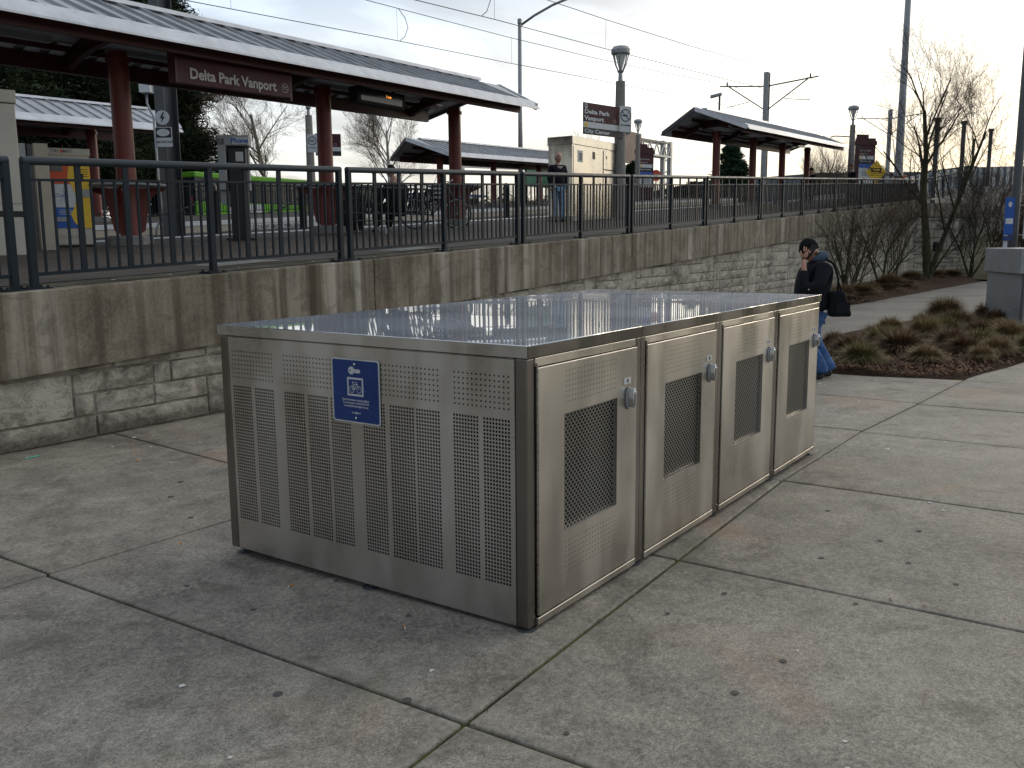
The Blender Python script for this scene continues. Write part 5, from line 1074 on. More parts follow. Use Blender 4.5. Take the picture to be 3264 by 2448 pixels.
# yellow diamond sign and small board past the shelter
T = thing('warning_sign', 'yellow diamond warning sign beside the far end of the railing', 'sign', (53.6, 10.2, zp(53, 10)), YW)
MB().xz([(0, .95), (.62, 1.62), (0, 2.28), (-.62, 1.62)], -.02, 0).build('plate', 'yellow', T); MB().box(-.30, .30, -.026, -.021, 1.62, 1.84).build('vehicle_symbol', 'black', T); MB().box(-.2, .2, -.028, -.027, 1.68, 1.78).build('symbol_window', 'yellow', T); text('LOW CLEARANCE', .085, 'lettering', 'black', T, (0, -.024, 1.46), FACE_F, .001) if False else None
MB().bar((0, .03, 0), (0, .03, 2.2), .07).build('post', 'galv', T)
T = thing('notice_board', 'small white notice with a red heading beside the yellow diamond sign', 'sign', (55.2, 9.2, zp(55, 9)), YW); MB().box(-.42, .42, -.02, 0, .95, 1.42).build('plate', 'offwhite', T); MB().box(-.40, .40, -.026, -.021, 1.27, 1.40).build('red_heading', 'orange', T); MB().bar((0, .03, 0), (0, .03, 1.4), .07).build('post', 'galv', T)
# bridge barrier
T = thing('bridge_barrier', 'long blue grey panelled barrier of the bridge curving off to the right', 'barrier', (0, 0, 0))
BP = [(58, 11.6, 5.0), (62.3, 10.65, 5.60), (75.1, 10.1, 6.9), (88.4, 8.8, 7.95), (102.2, 6.6, 8.8), (120, 2.5, 9.6), (140, -4, 10.2)]
for i in range(len(BP) - 1):
    a, c = Vector(BP[i]), Vector(BP[i + 1]); n = int((c - a).length / 1.05)
    for k in range(n):
        p, q_ = a.lerp(c, k / n), a.lerp(c, (k + .93) / n); dv_ = .12 if k % 2 else 0; hh = 1.25 + .85 * (i / 5)
        MB().hexa([(p.x, p.y - dv_, p.z - hh), (q_.x, q_.y - dv_, q_.z - hh), (q_.x, q_.y + .1, q_.z - hh), (p.x, p.y + .1, p.z - hh), (p.x, p.y - dv_, p.z), (q_.x, q_.y - dv_, q_.z), (q_.x, q_.y + .1, q_.z), (p.x, p.y + .1, p.z)]).build('barrier_panel', 'barrier' if k % 2 else 'barrier_dark', T)
b = MB()
for i in range(len(BP) - 1):
    (x, y, z), (x2, y2, z2) = BP[i], BP[i + 1]; b.hexa([(x, y - .5, -1.5), (x2, y2 - .5, -1.5), (x2, y2 + 9, -1.5), (x, y + 9, -1.5), (x, y - .5, z - 1.2 - .17 * i), (x2, y2 - .5, z2 - 1.2 - .17 * (i + 1)), (x2, y2 + 9, z2 - 1.2 - .17 * (i + 1)), (x, y + 9, z - 1.2 - .17 * i)])
tag(b.build('bridge_approach', 'pole_con'), 'sloping concrete approach carrying the blue grey barrier at the far right', 'bridge')
b = MB()
for i in range(40):
    x, x2 = 150 + i * 12, 162 + i * 12; hz = lambda x: 13 + 5 * noise.noise((x * .012, 4, 0)) + 2 * noise.noise((x * .06, 2, 0)) + (x - 150) * .03
    y = 10 + (x - 150) * .05; b.q((x, 60 - i * 7, -2), (x2, 53 - i * 7, -2), (x2, 53 - i * 7, hz(x2)), (x, 60 - i * 7, hz(x)))
    b.q((x, 60 - i * 7, hz(x)), (x2, 53 - i * 7, hz(x2)), (x2, 150 - i * 7, -2), (x, 157 - i * 7, -2))
struct(b.build('hills', 'hill'))
# ================================================================== RIGHT EDGE: second locker, bus stop pole, dark pole
T = thing('equipment_locker', 'grey steel locker with overhanging head cut by the right edge of the picture', 'locker', (16.52, -.46, zg(16, 0)), radians(-66))
MB().box(.04, 1.1, .02, 1.9, .0, 1.08).build('body', 'grey_metal', T, bevel=.008); MB().box(-.02, 1.16, -.03, 1.95, 1.08, 1.56).build('head', 'galv', T, bevel=.012)
MB().box(.10, .62, -.0, .02, .04, 1.06).build('end_panel', 'galv', T, bevel=.005); MB().box(.60, .64, -.012, .02, .04, 1.07).build('edge_trim', 'dark_steel', T); MB().box(.05, .075, -.008, .02, .04, 1.07).build('edge_trim', 'dark_steel', T); MB().box(.10, .62, -.004, .0, .56, .566).build('seam', 'dark_steel', T); MB().box(-.02, 1.16, -.034, -.029, 1.085, 1.095).build('seam', 'dark_steel', T); MB().tube([(.04, .3, .42), (-.03, .3, .42), (-.03, .3, .62), (.04, .3, .62)], .012, 6).build('handle', 'chrome', T)
T = thing('footing_slab', 'small square concrete footing in front of the grey steel locker', 'slab', (14.9, .35, zg(15, .3) + .05), .4); MB().box(-.22, .22, -.2, .2, -.06, .035).build('slab', 'fascia', T, bevel=.01)
T = thing('bus_stop_sign', 'slim blue and white bus stop post rising behind the grey steel locker', 'sign', (19.55, .10, zg(19, 0)), YW)
MB().box(-.035, .035, 0, .05, 0, 1.90).build('post', 'white', T); MB().xz(rrect(.02, 2.25, .20, .80, .02), -.03, -.01).build('plate', 'blue2', T); MB().box(-.06, .10, -.034, -.031, 2.08, 2.20).build('lettering_block', 'fascia', T); MB().xz([(.02 + .04 * cos(t), 2.5 + .06 * sin(t)) for t in th], -.034, -.031).build('bus_symbol', 'white', T); MB().box(-.08, .12, -.03, -.01, 1.72, 1.82).build('small_plate', 'blue', T)
T = thing('dark_pole', 'dark round pole leaving the right edge of the picture behind the grey steel locker', 'pole', (20.3, .03, zg(20, 0))); MB().lathe([(.10, 0), (.095, 2), (.08, 8)], n=14).build('pole', 'dark_steel', T, smooth=True)
T = thing('route_plate', 'narrow white notice plate strapped to the dark pole at the right edge', 'sign', (20.25, -.22, zg(20, 0)), YW); MB().xz(rrect(.0, 2.18, .17, .84, .03), -.04, -.02).build('plate', 'white', T); MB().box(-.04, .04, -.044, -.041, 2.38, 2.46).build('print', 'grey_metal', T); MB().tube([(-.14, .12, 2.5), (0, -.015, 2.5)], .012, 5).tube([(-.14, .12, 1.85), (0, -.015, 1.85)], .012, 5).build('strap', 'galv', T)
# ================================================================== PEOPLE
def skin(name, pts, edges, rad, mat, parent, sub=2, root=0, xs=None):
    me = bpy.data.meshes.new(name); me.from_pydata(pts, edges, []); o = bpy.data.objects.new(name, me); COL.objects.link(o)
    md = o.modifiers.new('s', 'SKIN'); md.use_smooth_shade = True
    sv = me.skin_vertices[0].data if me.skin_vertices else None
    if sv is None: me.skin_vertices.new() if hasattr(me.skin_vertices, 'new') else None; sv = me.skin_vertices[0].data
    for i, r_ in enumerate(rad): sv[i].radius = (r_, r_) if isinstance(r_, (int, float)) else r_; sv[i].use_root = (i == root)
    s_ = o.modifiers.new('u', 'SUBSURF'); s_.levels = sub; s_.render_levels = sub
    dg = bpy.context.evaluated_depsgraph_get(); dg.update(); ev = o.evaluated_get(dg); m2 = bpy.data.meshes.new_from_object(ev); m2.materials.clear(); m2.materials.append(MT[mat])
    for p in m2.polygons: p.use_smooth = True
    bpy.data.objects.remove(o); o2 = bpy.data.objects.new(name, m2); COL.objects.link(o2); o2.parent = parent; return o2
def chain(name, pts, rad, mat, parent, sub=2): return skin(name, pts, [(i, i + 1) for i in range(len(pts) - 1)], rad, mat, parent, sub)
def ball(name, c, r_, mat, par, sq=(1, 1, 1), n=14, cut=None, rot=None):
    bb = MB(); pr = []
    k = 9
    for i in range(k + 1):
        a = -pi / 2 + pi * i / k
        pr.append((max(.001, r_ * cos(a)), r_ * sin(a)))
    if cut is not None: pr = [p for p in pr if p[1] > cut * r_]
    bb.lathe(pr, n=n); o = bb.build(name, mat, par, smooth=True); o.location = c; o.scale = sq
    if rot: o.rotation_euler = rot
    return o
def head(T, c, yaw_f, hs=1.0, hair='hair_brown', skin_='skin', tilt=0, style='short', glasses=False, moustache=False):
    """one continuous head mesh facing local +y; tilt > 0 looks down"""
    import mathutils
    R = Matrix.Rotation(-tilt, 3, 'X'); c = Vector(c)
    bb = MB(); nu, nv = 20, 16
    for j in range(nv + 1):
        ph = -pi / 2 + pi * j / nv
        for i in range(nu):
            t = 2 * pi * i / nu; x, y, z = cos(ph) * cos(t) * .076, cos(ph) * sin(t) * .094, sin(ph) * .118
            if z < -.02: y = y * (1 - .10 * min(1, (-z - .02) / .09)) + (.012 if y > 0 else 0); x *= 1 - .22 * min(1, (-z - .02) / .09)
            # nose, brow, chin, eye sockets, mouth
            if y > 0:
                y += .024 * math.exp(-((x / .013) ** 2) - (((z + .012) / .020) ** 2)) + .006 * math.exp(-((x / .05) ** 2) - (((z - .035) / .015) ** 2)) + .010 * math.exp(-((x / .03) ** 2) - (((z + .098) / .018) ** 2))
                y -= .008 * (math.exp(-(((x - .032) / .018) ** 2) - (((z - .012) / .014) ** 2)) + math.exp(-(((x + .032) / .018) ** 2) - (((z - .012) / .014) ** 2)))
                y += .004 * math.exp(-((x / .026) ** 2) - (((z + .055) / .010) ** 2))
            bb.v.append(tuple(R @ Vector((x, y, z)) * hs + c))
    for j in range(nv):
        for i in range(nu): a = j * nu + i; d = j * nu + (i + 1) % nu; bb.f.append((a, d, d + nu, a + nu))
    ho = bb.build('head', skin_, T, smooth=True)
    P_ = lambda x, y, z: tuple(R @ Vector((x, y, z)) * hs + c)
    for sx in (-1, 1):
        e_ = MB(); e_.tube([P_(sx * .074, -.005, .012), P_(sx * .086, -.012, .0), P_(sx * .078, -.004, -.028)], [.008 * hs, .014 * hs, .007 * hs], 6); e_.build('ear', skin_, ho, smooth=True)
        MB().tube([P_(sx * .032 - .008, .083, .013), P_(sx * .032 + .008, .083, .013)], .0055 * hs, 6).build('eye', 'black', ho)
    MB().tube([P_(-.022, .090, -.055), P_(.022, .090, -.055)], .0035 * hs, 5).build('mouth', 'red_dark', ho)
    if moustache: MB().tube([P_(-.036, .085, -.046), P_(0, .103, -.036), P_(.036, .085, -.046)], [.007, .012, .007], 6).build('moustache', 'hair_grey', ho, smooth=True)
    if glasses:
        g = MB()
        for sx in (-1, 1): g.tube([P_(sx * .034 + .022 * cos(2 * pi * i / 10), .098, .012 + .017 * sin(2 * pi * i / 10)) for i in range(11)], .0022, 4, False); g.tube([P_(sx * .056, .098, .016), P_(sx * .08, -.005, .016)], .0022, 4)
        g.build('glasses', 'black', ho)
    # hair cap: slightly larger half shell
    hb = MB(); base_off = {'short': .0, 'bald': -.05, 'long': .0}.get(style, 0)
    for j in range(9):
        ph = -.35 + (pi / 2 + .35) * j / 8
        for i in range(nu):
            t = 2 * pi * i / nu; k = 1.10 + .03 * noise.noise((cos(t) * 3, sin(t) * 3, ph * 3)); x, y, z = cos(ph) * cos(t) * .076 * k, cos(ph) * sin(t) * .094 * k - .008, sin(ph) * .118 * k + .002
            if y > .035 and z < .055: z = .055 + .1 * (z - .055) if style != 'bald' else z; y *= .80 if z < .05 else .93
            if style == 'bald' and z > .05: x *= .85; y *= .85; z = .05
            hb.v.append(tuple(R @ Vector((x, y, z)) * hs + c))
    for j in range(8):
        for i in range(nu): a = j * nu + i; d = j * nu + (i + 1) % nu; hb.f.append((a, d, d + nu, a + nu))
    if style != 'none': hb.build('hair', hair, ho, smooth=True)
    return ho
def hand(T, w, d, n, s=1.0, curl=.35, mat='skin', side=1, parent=None):
    """w wrist, d finger direction, n palm normal"""
    w, d, n = Vector(w), Vector(d).normalized(), Vector(n).normalized(); n = (n - d * n.dot(d)).normalized(); u = d.cross(n) * side
    A = lambda a, b_, c_: tuple(w + (d * a + u * b_ + n * c_) * s)
    pts = [A(0, 0, 0), A(.04, .0, 0), A(.075, 0, 0)]; ed = [(0, 1), (1, 2)]; rd = [(.026 * s, .019 * s), (.040 * s, .017 * s), (.042 * s, .015 * s)]
    o = skin('hand', pts, ed, rd, mat, parent or T, 1)
    for k, (off, ln) in enumerate(((.032, .070), (.011, .080), (-.011, .075), (-.031, .058))):
        f = [A(.07, off, 0), A(.07 + ln * .45, off * 1.1, .05 * curl), A(.07 + ln * .8, off * 1.1, .14 * curl * .5 + .02 * curl), A(.07 + ln, off * 1.1, .22 * curl * .5 + .03 * curl)]
        chain('finger', f, [.0095 * s, .009 * s, .0082 * s, .007 * s], mat, o, 1)
    chain('thumb', [A(.015, .028, .005), A(.045, .055, .015), A(.072, .064, .022)], [.012 * s, .0105 * s, .009 * s], mat, o, 1)
    return o
# --- pedestrian with phone, faces local +y
PX, PY = 8.30, 1.12; PA_ = math.atan2(-RX.x, RX.y)  # local +y -> image left
fd = Vector((-RX.x, -RX.y, 0)).normalized(); PA_ = math.atan2(-fd.x, fd.y)
T = thing('person', 'man in black beanie and dark jacket walking behind the lockers, phone at his ear', 'person', (PX, PY, zg(PX, PY)), PA_)
# body: one continuous skin from feet through the neck, jeans outside
skin('body', [(0, 0, .95), (0, .01, 1.2), (0, -.02, 1.40), (0, .02, 1.50), (0, .04, 1.56), (-.19, -.02, 1.36), (-.25, .05, 1.17), (-.235, .19, 1.15), (-.165, .195, 1.42), (-.13, .18, 1.49), (.19, -.02, 1.36)], [(0, 1), (1, 2), (2, 3), (3, 4), (2, 5), (5, 6), (6, 7), (7, 8), (8, 9), (2, 10)], [.15, .16, .13, .062, .058, .06, .045, .04, .034, .028, .06], 'skin', T)
skin('jeans', [(0, -.01, .90), (-.095, .0, .80), (-.11, .10, .46), (-.11, -.10, .14), (-.11, -.10, .075), (.095, .0, .80), (.11, -.06, .46), (.11, -.26, .14), (.11, -.28, .085)], [(0, 1), (1, 2), (2, 3), (3, 4), (0, 5), (5, 6), (6, 7), (7, 8)], [.155, .13, .092, .088, .092, .13, .092, .088, .095], 'denim', T)
for sx, y in ((-.11, -.08), (.11, -.26)): chain('shoe', [(sx, y - .05, .055), (sx, y + .03, .05), (sx, y + .16, .036)], [(.046, .05), (.048, .046), (.042, .032)], 'shoe', T)
# left side (-x) faces the camera
jk = skin('jacket', [(0, -.02, .80), (0, .02, .98), (0, .03, 1.15), (0, -.03, 1.35), (0, -.03, 1.47),
      (-.20, -.04, 1.375), (-.27, .05, 1.17), (-.24, .20, 1.13), (-.17, .20, 1.37),
      (.20, -.04, 1.375), (.28, .0, 1.12), (.26, .14, .92)],
     [(0, 1), (1, 2), (2, 3), (3, 4), (3, 5), (5, 6), (6, 7), (7, 8), (3, 9), (9, 10), (10, 11)],
     [(.23, .215), (.225, .24), (.22, .24), (.20, .195), (.115, .115), .105, .092, .086, .060, .105, .08, .06], 'navy', T)
chain('shirt_front', [(0, .10, 1.34), (0, .165, 1.16), (0, .155, .98), (0, .10, .86)], [(.10, .05), (.12, .075), (.12, .08), (.10, .06)], 'hood', T)
hd = chain('hood', [(-.085, .07, 1.47), (-.115, -.01, 1.50), (-.07, -.085, 1.52), (0, -.105, 1.525), (.07, -.085, 1.52), (.115, -.01, 1.50)], [.035, .05, .062, .068, .062, .05], 'hood', T)
HC = (0, .085, 1.60); HT = radians(24)
ho = head(T, HC, 0, 1.03, 'hair_brown', 'skin', HT, 'none', True)
chain('beard', [(-.070, .075, 1.56), (-.055, .125, 1.505), (0, .150, 1.485), (.055, .125, 1.505), (.070, .075, 1.56)], [.016, .024, .028, .024, .016], 'hair_brown', T)
chain('back_hair', [(-.06, .03, 1.56), (0, .0, 1.55), (.06, .03, 1.56)], [.03, .036, .03], 'hair_brown', T)
hat = ball('beanie', (0, .092, 1.622), .112, 'beanie', T, (.88, 1.05, 1.12), 22, cut=-.12, rot=(-HT * .75, 0, 0)); bmsh = MB().lathe([(.108, -.030), (.116, -.022), (.117, .012), (.108, .022)], n=22).build('brim', 'beanie', hat, smooth=True)
hand(T, (-.125, .175, 1.50), (.10, -.30, .95), (1, -.1, 0), 1.08, .35, 'skin', 1)
MB().box(-.006, .006, -.035, .035, -.07, .07).build('phone_part', 'black', T).matrix_local = Matrix.Translation((-.097, .085, 1.598)) @ Matrix.Rotation(radians(28), 4, 'X')
bpy.data.objects['phone_part'].name = 'phone'
hand(T, (.25, .16, .90), (0, .25, -1), (-1, 0, 0), 1.0, .4, 'skin', -1)
MB().tube([(-.372, .19, 1.135), (-.376, .195, 1.135)], .008, 8).build('button', 'white', T); MB().tube([(-.226, -.06, .865), (-.238, -.06, .865)], .010, 8).build('button', 'white', T)
BG = thing('shoulder_bag', 'black shoulder bag hanging behind the walking man with the phone', 'bag', (PX, PY, zg(PX, PY)), PA_)
MB().hexa([(-.25, -.41, .79), (-.10, -.41, .79), (-.10, -.12, .79), (-.25, -.12, .79), (-.23, -.30, 1.12), (-.12, -.30, 1.12), (-.12, -.12, 1.10), (-.23, -.12, 1.10)]).build('bag_body', 'black_cloth', BG, bevel=.045); MB().box(-.262, -.25, -.36, -.18, .84, .97).build('pocket', 'navy', BG, bevel=.01)
MB().tube([(-.20, -.22, 1.09), (-.20, -.22, 1.25), (-.17, -.17, 1.43), (-.10, -.08, 1.50)], .014, 6).build('strap', 'black_cloth', BG); MB().tube([(-.18, -.33, 1.0), (-.19, -.26, 1.12), (-.20, -.2, 1.30)], .009, 6).build('strap', 'black_cloth', BG)
# --- man in blue jeans by the steel cabinet, facing the camera
def fig(T, H=1.78, top='navy', legs='denim_pale', stance=.11, arms='side', belly=1.0, skn='skin2'):
    k = H / 1.75
    S = lambda L_: [tuple(c * k for c in p) for p in L_]
    skin('body', S([(0, 0, .95), (0, 0, 1.2), (0, -.02, 1.38), (0, .0, 1.48), (0, .01, 1.54)]), [(i, i + 1) for i in range(4)], [.13 * k, .14 * k, .12 * k, .058 * k, .055 * k], skn, T)
    skin('trousers', S([(0, 0, .93), (-.09, 0, .84), (-stance, .02, .48), (-stance - .01, -.01, .09), (.09, 0, .84), (stance, .03, .48), (stance + .01, .03, .09)]), [(0, 1), (1, 2), (2, 3), (0, 4), (4, 5), (5, 6)], [.155 * k, .105 * k, .078 * k, .062 * k, .105 * k, .078 * k, .062 * k], legs, T)
    for sx in (-1, 1): chain('shoe', S([(sx * (stance + .01), -.05, .045), (sx * (stance + .015), .06, .04), (sx * (stance + .03), .15, .03)]), [.045 * k, .045 * k, .034 * k], 'shoe', T)
    if arms == 'side': ar = [(-.185, -.01, 1.37), (-.25, -.01, 1.12), (-.23, .06, .90), (.185, -.01, 1.37), (.25, -.01, 1.12), (.23, .06, .90)]
    elif arms == 'phone': ar = [(-.185, -.01, 1.37), (-.22, .02, 1.12), (-.08, .26, 1.16), (.185, -.01, 1.37), (.22, .02, 1.12), (.08, .26, 1.16)]
    skin('jacket', S([(0, 0, .86), (0, .01, 1.02), (0, .01, 1.2), (0, -.01, 1.36), (0, -.01, 1.43)] + ar), [(0, 1), (1, 2), (2, 3), (3, 4), (3, 5), (5, 6), (6, 7), (3, 8), (8, 9), (9, 10)], [(.17 * k * belly, .15 * k * belly), (.175 * k * belly, .165 * k * belly), .165 * k, .15 * k, .08 * k] + [.08 * k, .062 * k, .048 * k] * 2, top, T)
    for i in (7 - 5, 10 - 5):
        p = ar[i]; 
        if arms == 'side': hand(T, tuple(c * k for c in (p[0], p[1] + .01, p[2] - .02)), (0, .15, -1), (-1 if p[0] > 0 else 1, 0, 0), k, .4, skn, 1 if p[0] < 0 else -1)
        else: hand(T, tuple(c * k for c in p), (.3 if p[0] < 0 else -.3, .9, .3), (0, -.3, 1), k, .6, skn, 1)
T = thing('person', 'grey haired man with moustache in dark jacket and blue jeans standing before the steel cabinet', 'person', (17.75, 10.45, zp(17.75, 10.45)), radians(148))
fig(T, 1.80, 'navy', 'denim_pale', .10, 'side', 1.15); head(T, (0, .03, 1.655), 0, 1.12, 'hair_grey', 'skin', -.05, 'bald', True, True)
chain('shirt_collar', [(-.07, .10, 1.42), (0, .13, 1.38), (.07, .10, 1.42)], [.03, .035, .03], 'tan', T)
T = thing('person', 'person in dark clothes standing under the further shelter looking down', 'person', (44.8, 11.4, zp(44.8, 11.4)), radians(40)); fig(T, 1.72, 'black_cloth', 'black_cloth', .09, 'phone'); head(T, (0, .06, 1.62), 0, 1.1, 'hair_dark', 'skin2', .5, 'short')
T = thing('person', 'short haired person in black top at the railing, looking down at a phone', 'person', (42.5, 8.9, zp(42.5, 8.9)), radians(50)); fig(T, 1.80, 'black_cloth', 'black_cloth', .09, 'phone'); head(T, (0, .07, 1.71), 0, 1.15, 'hair_brown', 'skin2', .45, 'short', True)
T = thing('person', 'person in dark coat seated on the bench, seen from behind', 'person', (11.35, 10.50, zp(11.3, 10.5)), BR)
skin('body', [(0, .05, .5), (0, .02, .8), (0, .05, 1.02), (0, .09, 1.10), (0, .12, 1.15)], [(0, 1), (1, 2), (2, 3), (3, 4)], [.13, .15, .12, .06, .055], 'skin2', T)
skin('coat', [(0, .0, .46), (0, -.02, .68), (0, .02, .90), (0, .06, 1.04), (-.19, .05, .93), (-.28, .16, .70), (-.16, .36, .62), (.19, .05, .93), (.28, .16, .70), (.16, .36, .62)], [(0, 1), (1, 2), (2, 3), (2, 4), (4, 5), (5, 6), (2, 7), (7, 8), (8, 9)], [.22, .24, .22, .12, .11, .08, .06, .11, .08, .06], 'navy', T)
skin('trousers', [(0, .05, .48), (-.13, .15, .50), (-.17, .52, .50), (-.17, .50, .10), (.13, .15, .50), (.17, .52, .50), (.17, .54, .10)], [(0, 1), (1, 2), (2, 3), (0, 4), (4, 5), (5, 6)], [.17, .12, .095, .08, .12, .095, .08], 'black_cloth', T)
for sx, y in ((-.17, .50), (.17, .54)): chain('shoe', [(sx, y - .03, .05), (sx, y + .16, .04)], [.05, .04], 'shoe', T)
head(T, (0, .16, 1.25), 0, 1.05, 'hair_dark', 'skin2', .35, 'short'); hand(T, (-.14, .38, .60), (.3, .9, -.2), (0, 0, -1), 1, .5, 'skin2', 1); hand(T, (.14, .38, .60), (-.3, .9, -.2), (0, 0, -1), 1, .5, 'skin2', -1)
b = MB(); rd = random.Random(77)
for i in range(900):
    k = rd.random()
    if k < .45: x = rd.uniform(-1, 9); y = ya(x) + rd.gauss(0, .012)
    elif k < .7: x = rd.choice([-.745, 1.19, 3.1, 5.13]) + rd.gauss(0, .012); y = rd.uniform(-1.8, -.2)
    else: x = rd.uniform(-.7, 2.2); y = 5.66 - abs(rd.gauss(0, .10))
    z = zg(x, y) + .004; a = rd.uniform(0, 6.28); L_ = rd.uniform(.002, .009); u = Vector((cos(a), sin(a), rd.gauss(0, .2))) * L_; v_ = Vector((-sin(a), cos(a), .1)) * L_ * .5; c_ = Vector((x, y, z)); b.q(c_ - u, c_ - v_, c_ + u, c_ + v_)
o = b.build('grit', 'leaf'); tag(o, 'fine brown grit and leaf crumbs gathered in the paving joints and wall foot', 'grit'); struct(o, 'stuff')
# ================================================================== TREES
def bare_tree(name, label, base, H, seed, spread=.55, trunk_r=.12, levels=5, mat='bark', tmat='twig', group=None, forks=None, twig=.008, kids=(3, 4), up=.25, first=.25, lean=(0, 0), fine=1.0):
    rd = random.Random(seed); T = thing(name, label, 'tree' if 'shrub' not in name else 'shrub', base, 0, group)
    tb, tw = MB(), MB()
    def grow(p, d, L, r_, lv):
        n = 4 if lv <= 1 else 3; pts = [p]; rr_ = [r_]; q = p.copy(); dd_ = d.copy()
        for i in range(n):
            dd_ = (dd_ + Vector((rd.gauss(0, .10), rd.gauss(0, .10), rd.gauss(0, .06) + up * .12))).normalized(); q = q + dd_ * L / n; pts.append(q.copy()); rr_.append(r_ * (1 - .62 * (i + 1) / n))
        bb = tb if lv <= (1 if mat == 'birch' else 2) else tw; bb.tube(pts, rr_, 7 if lv == 0 else 5 if lv < 3 else 3, False)
        if lv >= levels: return
        nk = rd.randint(*kids) + (4 if lv == 0 else 1 if lv == 1 else 0)
        for k in range(nk):
            t = (first + (1 - first) * (k + rd.random() * .8) / nk) if lv == 0 else (.2 + .8 * (k + rd.random()) / nk)
            f = min(t * n, n - .001); i = int(f); b0 = pts[i].lerp(pts[i + 1], f - i); dr = (pts[i + 1] - pts[i]).normalized()
            a = rd.uniform(0, 2 * pi); side = dr.cross(Vector((cos(a), sin(a), .3))).normalized(); ang = spread * rd.uniform(.75, 1.3)
            nd = (dr * cos(ang) + side * sin(ang) + Vector((0, 0, up * .35))).normalized()
            grow(b0, nd, L * rd.uniform(.46, .70) * (1 - .35 * t if lv == 0 else 1), max(twig * .55, rr_[i] * .46), lv + 1)
    if forks is None: forks = [((lean[0], lean[1], 1), H * .85, trunk_r)]
    for d, L, r_ in forks: grow(Vector((0, 0, -.05)), Vector(d).normalized(), L, r_, 0)
    tb.build('trunk', mat, T, smooth=True); struct(tw.build('twigs', tmat, T), 'stuff')
    return T
# tree and shrubs in the bed before the wall
bare_tree('bare_tree', 'bare ivy footed tree with a forked trunk standing before the far part of the wall', (40.7, 5.0, zg(40, 5) + .18), 10.5, 21, .62, .30, 5, 'bark', 'twig', forks=[((.10, -.02, 1), 7.6, .20), ((.15, -.12, 1), 6.6, .12), ((.40, -.36, .9), 3.4, .05)], kids=(4, 5), up=.24, first=.30, twig=.0065)
bare_tree('bare_shrub', 'many stemmed bare shrub before the wall just right of the walking man', (26.9, 5.15, zg(27, 5) + .12), 3.6, 5, .55, .09, 4, 'bark', 'twig', forks=[((-.45, .2, 1), 2.4, .05), ((.15, .1, 1), 2.5, .055), ((.5, -.4, 1), 2.3, .045), ((-.1, -.5, .9), 1.9, .04), ((.7, .1, .8), 2.0, .04)], kids=(3, 4), first=.2, twig=.005)
bare_tree('bare_shrub', 'many stemmed bare shrub before the wall, left of the forked tree', (32.0, 5.2, zg(32, 5) + .12), 3.8, 9, .55, .09, 4, 'bark', 'twig', forks=[((-.4, .2, 1), 2.6, .05), ((.3, .1, 1), 2.6, .055), ((.55, -.4, 1), 2.4, .045), ((-.1, -.5, .9), 2.0, .04)], kids=(3, 4), first=.2, twig=.005)
bare_tree('bare_shrub', 'reddish dense twiggy shrub against the coping above the walking man', (29.5, 5.45, zg(29, 5) + .1), 3.6, 13, .5, .05, 4, 'twig_red', 'twig_red', forks=[((-.3, 0, 1), 2.7, .02), ((.0, -.2, 1), 2.9, .02), ((.25, .0, 1), 2.8, .02), ((.5, -.1, 1), 2.6, .02), ((-.55, .1, 1), 2.4, .02)], kids=(3, 4), first=.35, twig=.0035)
bare_tree('bare_shrub', 'reddish dense twiggy shrub between the other shrub and the forked tree', (35.6, 5.4, zg(35, 5) + .1), 3.4, 17, .5, .05, 4, 'twig_red', 'twig_red', forks=[((-.3, 0, 1), 2.6, .02), ((.0, -.2, 1), 2.8, .02), ((.3, .0, 1), 2.7, .02), ((.55, -.1, 1), 2.5, .02)], kids=(3, 4), first=.35, twig=.0035)
bare_tree('bare_shrub', 'small bare shrub before the bent end of the wall, dark box behind it', (45.6, 3.9, zg(45, 4) + .1), 3.2, 31, .5, .05, 4, 'bark', 'twig', forks=[((-.35, .3, 1), 2.8, .06), ((.1, 0, 1), 3.0, .06), ((.6, -.5, .8), 3.0, .06), ((-.1, -.2, 1), 2.6, .05)], kids=(3, 4), twig=.007)
bare_tree('bare_tree', 'thin bare tree at the right edge beyond the wall', (57, .2, -.1), 6.6, 41, .5, .07, 5, 'bark', 'twig', kids=(3, 4), up=.3)
for i, (x, y, h) in enumerate(((47.5, 2.2, 2.6), (51.5, 1.2, 3.2), (55, -.4, 3.0), (58, -2.2, 3.3), (53, 3.8, 4.2))):
    bare_tree('bare_shrub', ['brown thicket shrub just right of the wall end', 'brown thicket shrub behind the bus stop post', 'olive brown thicket shrub behind the dark pole', 'brown thicket shrub at the very right edge', 'taller brown shrub on the slope beyond the wall end'][i], (x, y, -.2 + (1.2 if i == 4 else 0)), h, 50 + i, .5, .05, 4, 'twig_red', 'twig_red', forks=[((-.4, .2, 1), h, .04), ((.0, -.3, 1), h, .04), ((.4, .1, 1), h, .04), ((.5, -.5, .8), h * .9, .04), ((-.5, -.3, .8), h * .9, .04)], kids=(4, 5), first=.1, twig=.009)
T = thing('dark_box', 'small dark box fixed to the bent end of the wall behind the twigs', 'box', EP(1.9, .14, 1.25)); MB().box(-.33, .33, -.1, .08, -.2, .2).build('housing', 'black', T, bevel=.02).rotation_euler = (0, radians(8), math.atan2(dd.y, dd.x))
# young trees behind the opposite platform
BT = lambda x, y, H, sd_, lb: bare_tree('birch_tree', lb, (x, y, zp(x, y) - .3), H, sd_, .58, .15, 5, 'birch', 'twig_br', 'bare birches behind the opposite platform', kids=(5, 6), up=.24, first=.16, twig=.0065)
BT(29.6, 35.0, 6.0, 61, 'bare birch with a pale trunk between the payphone and the second red column')
BT(38.6, 34.6, 5.6, 67, 'bare birch with a pale trunk between the second and third red columns')
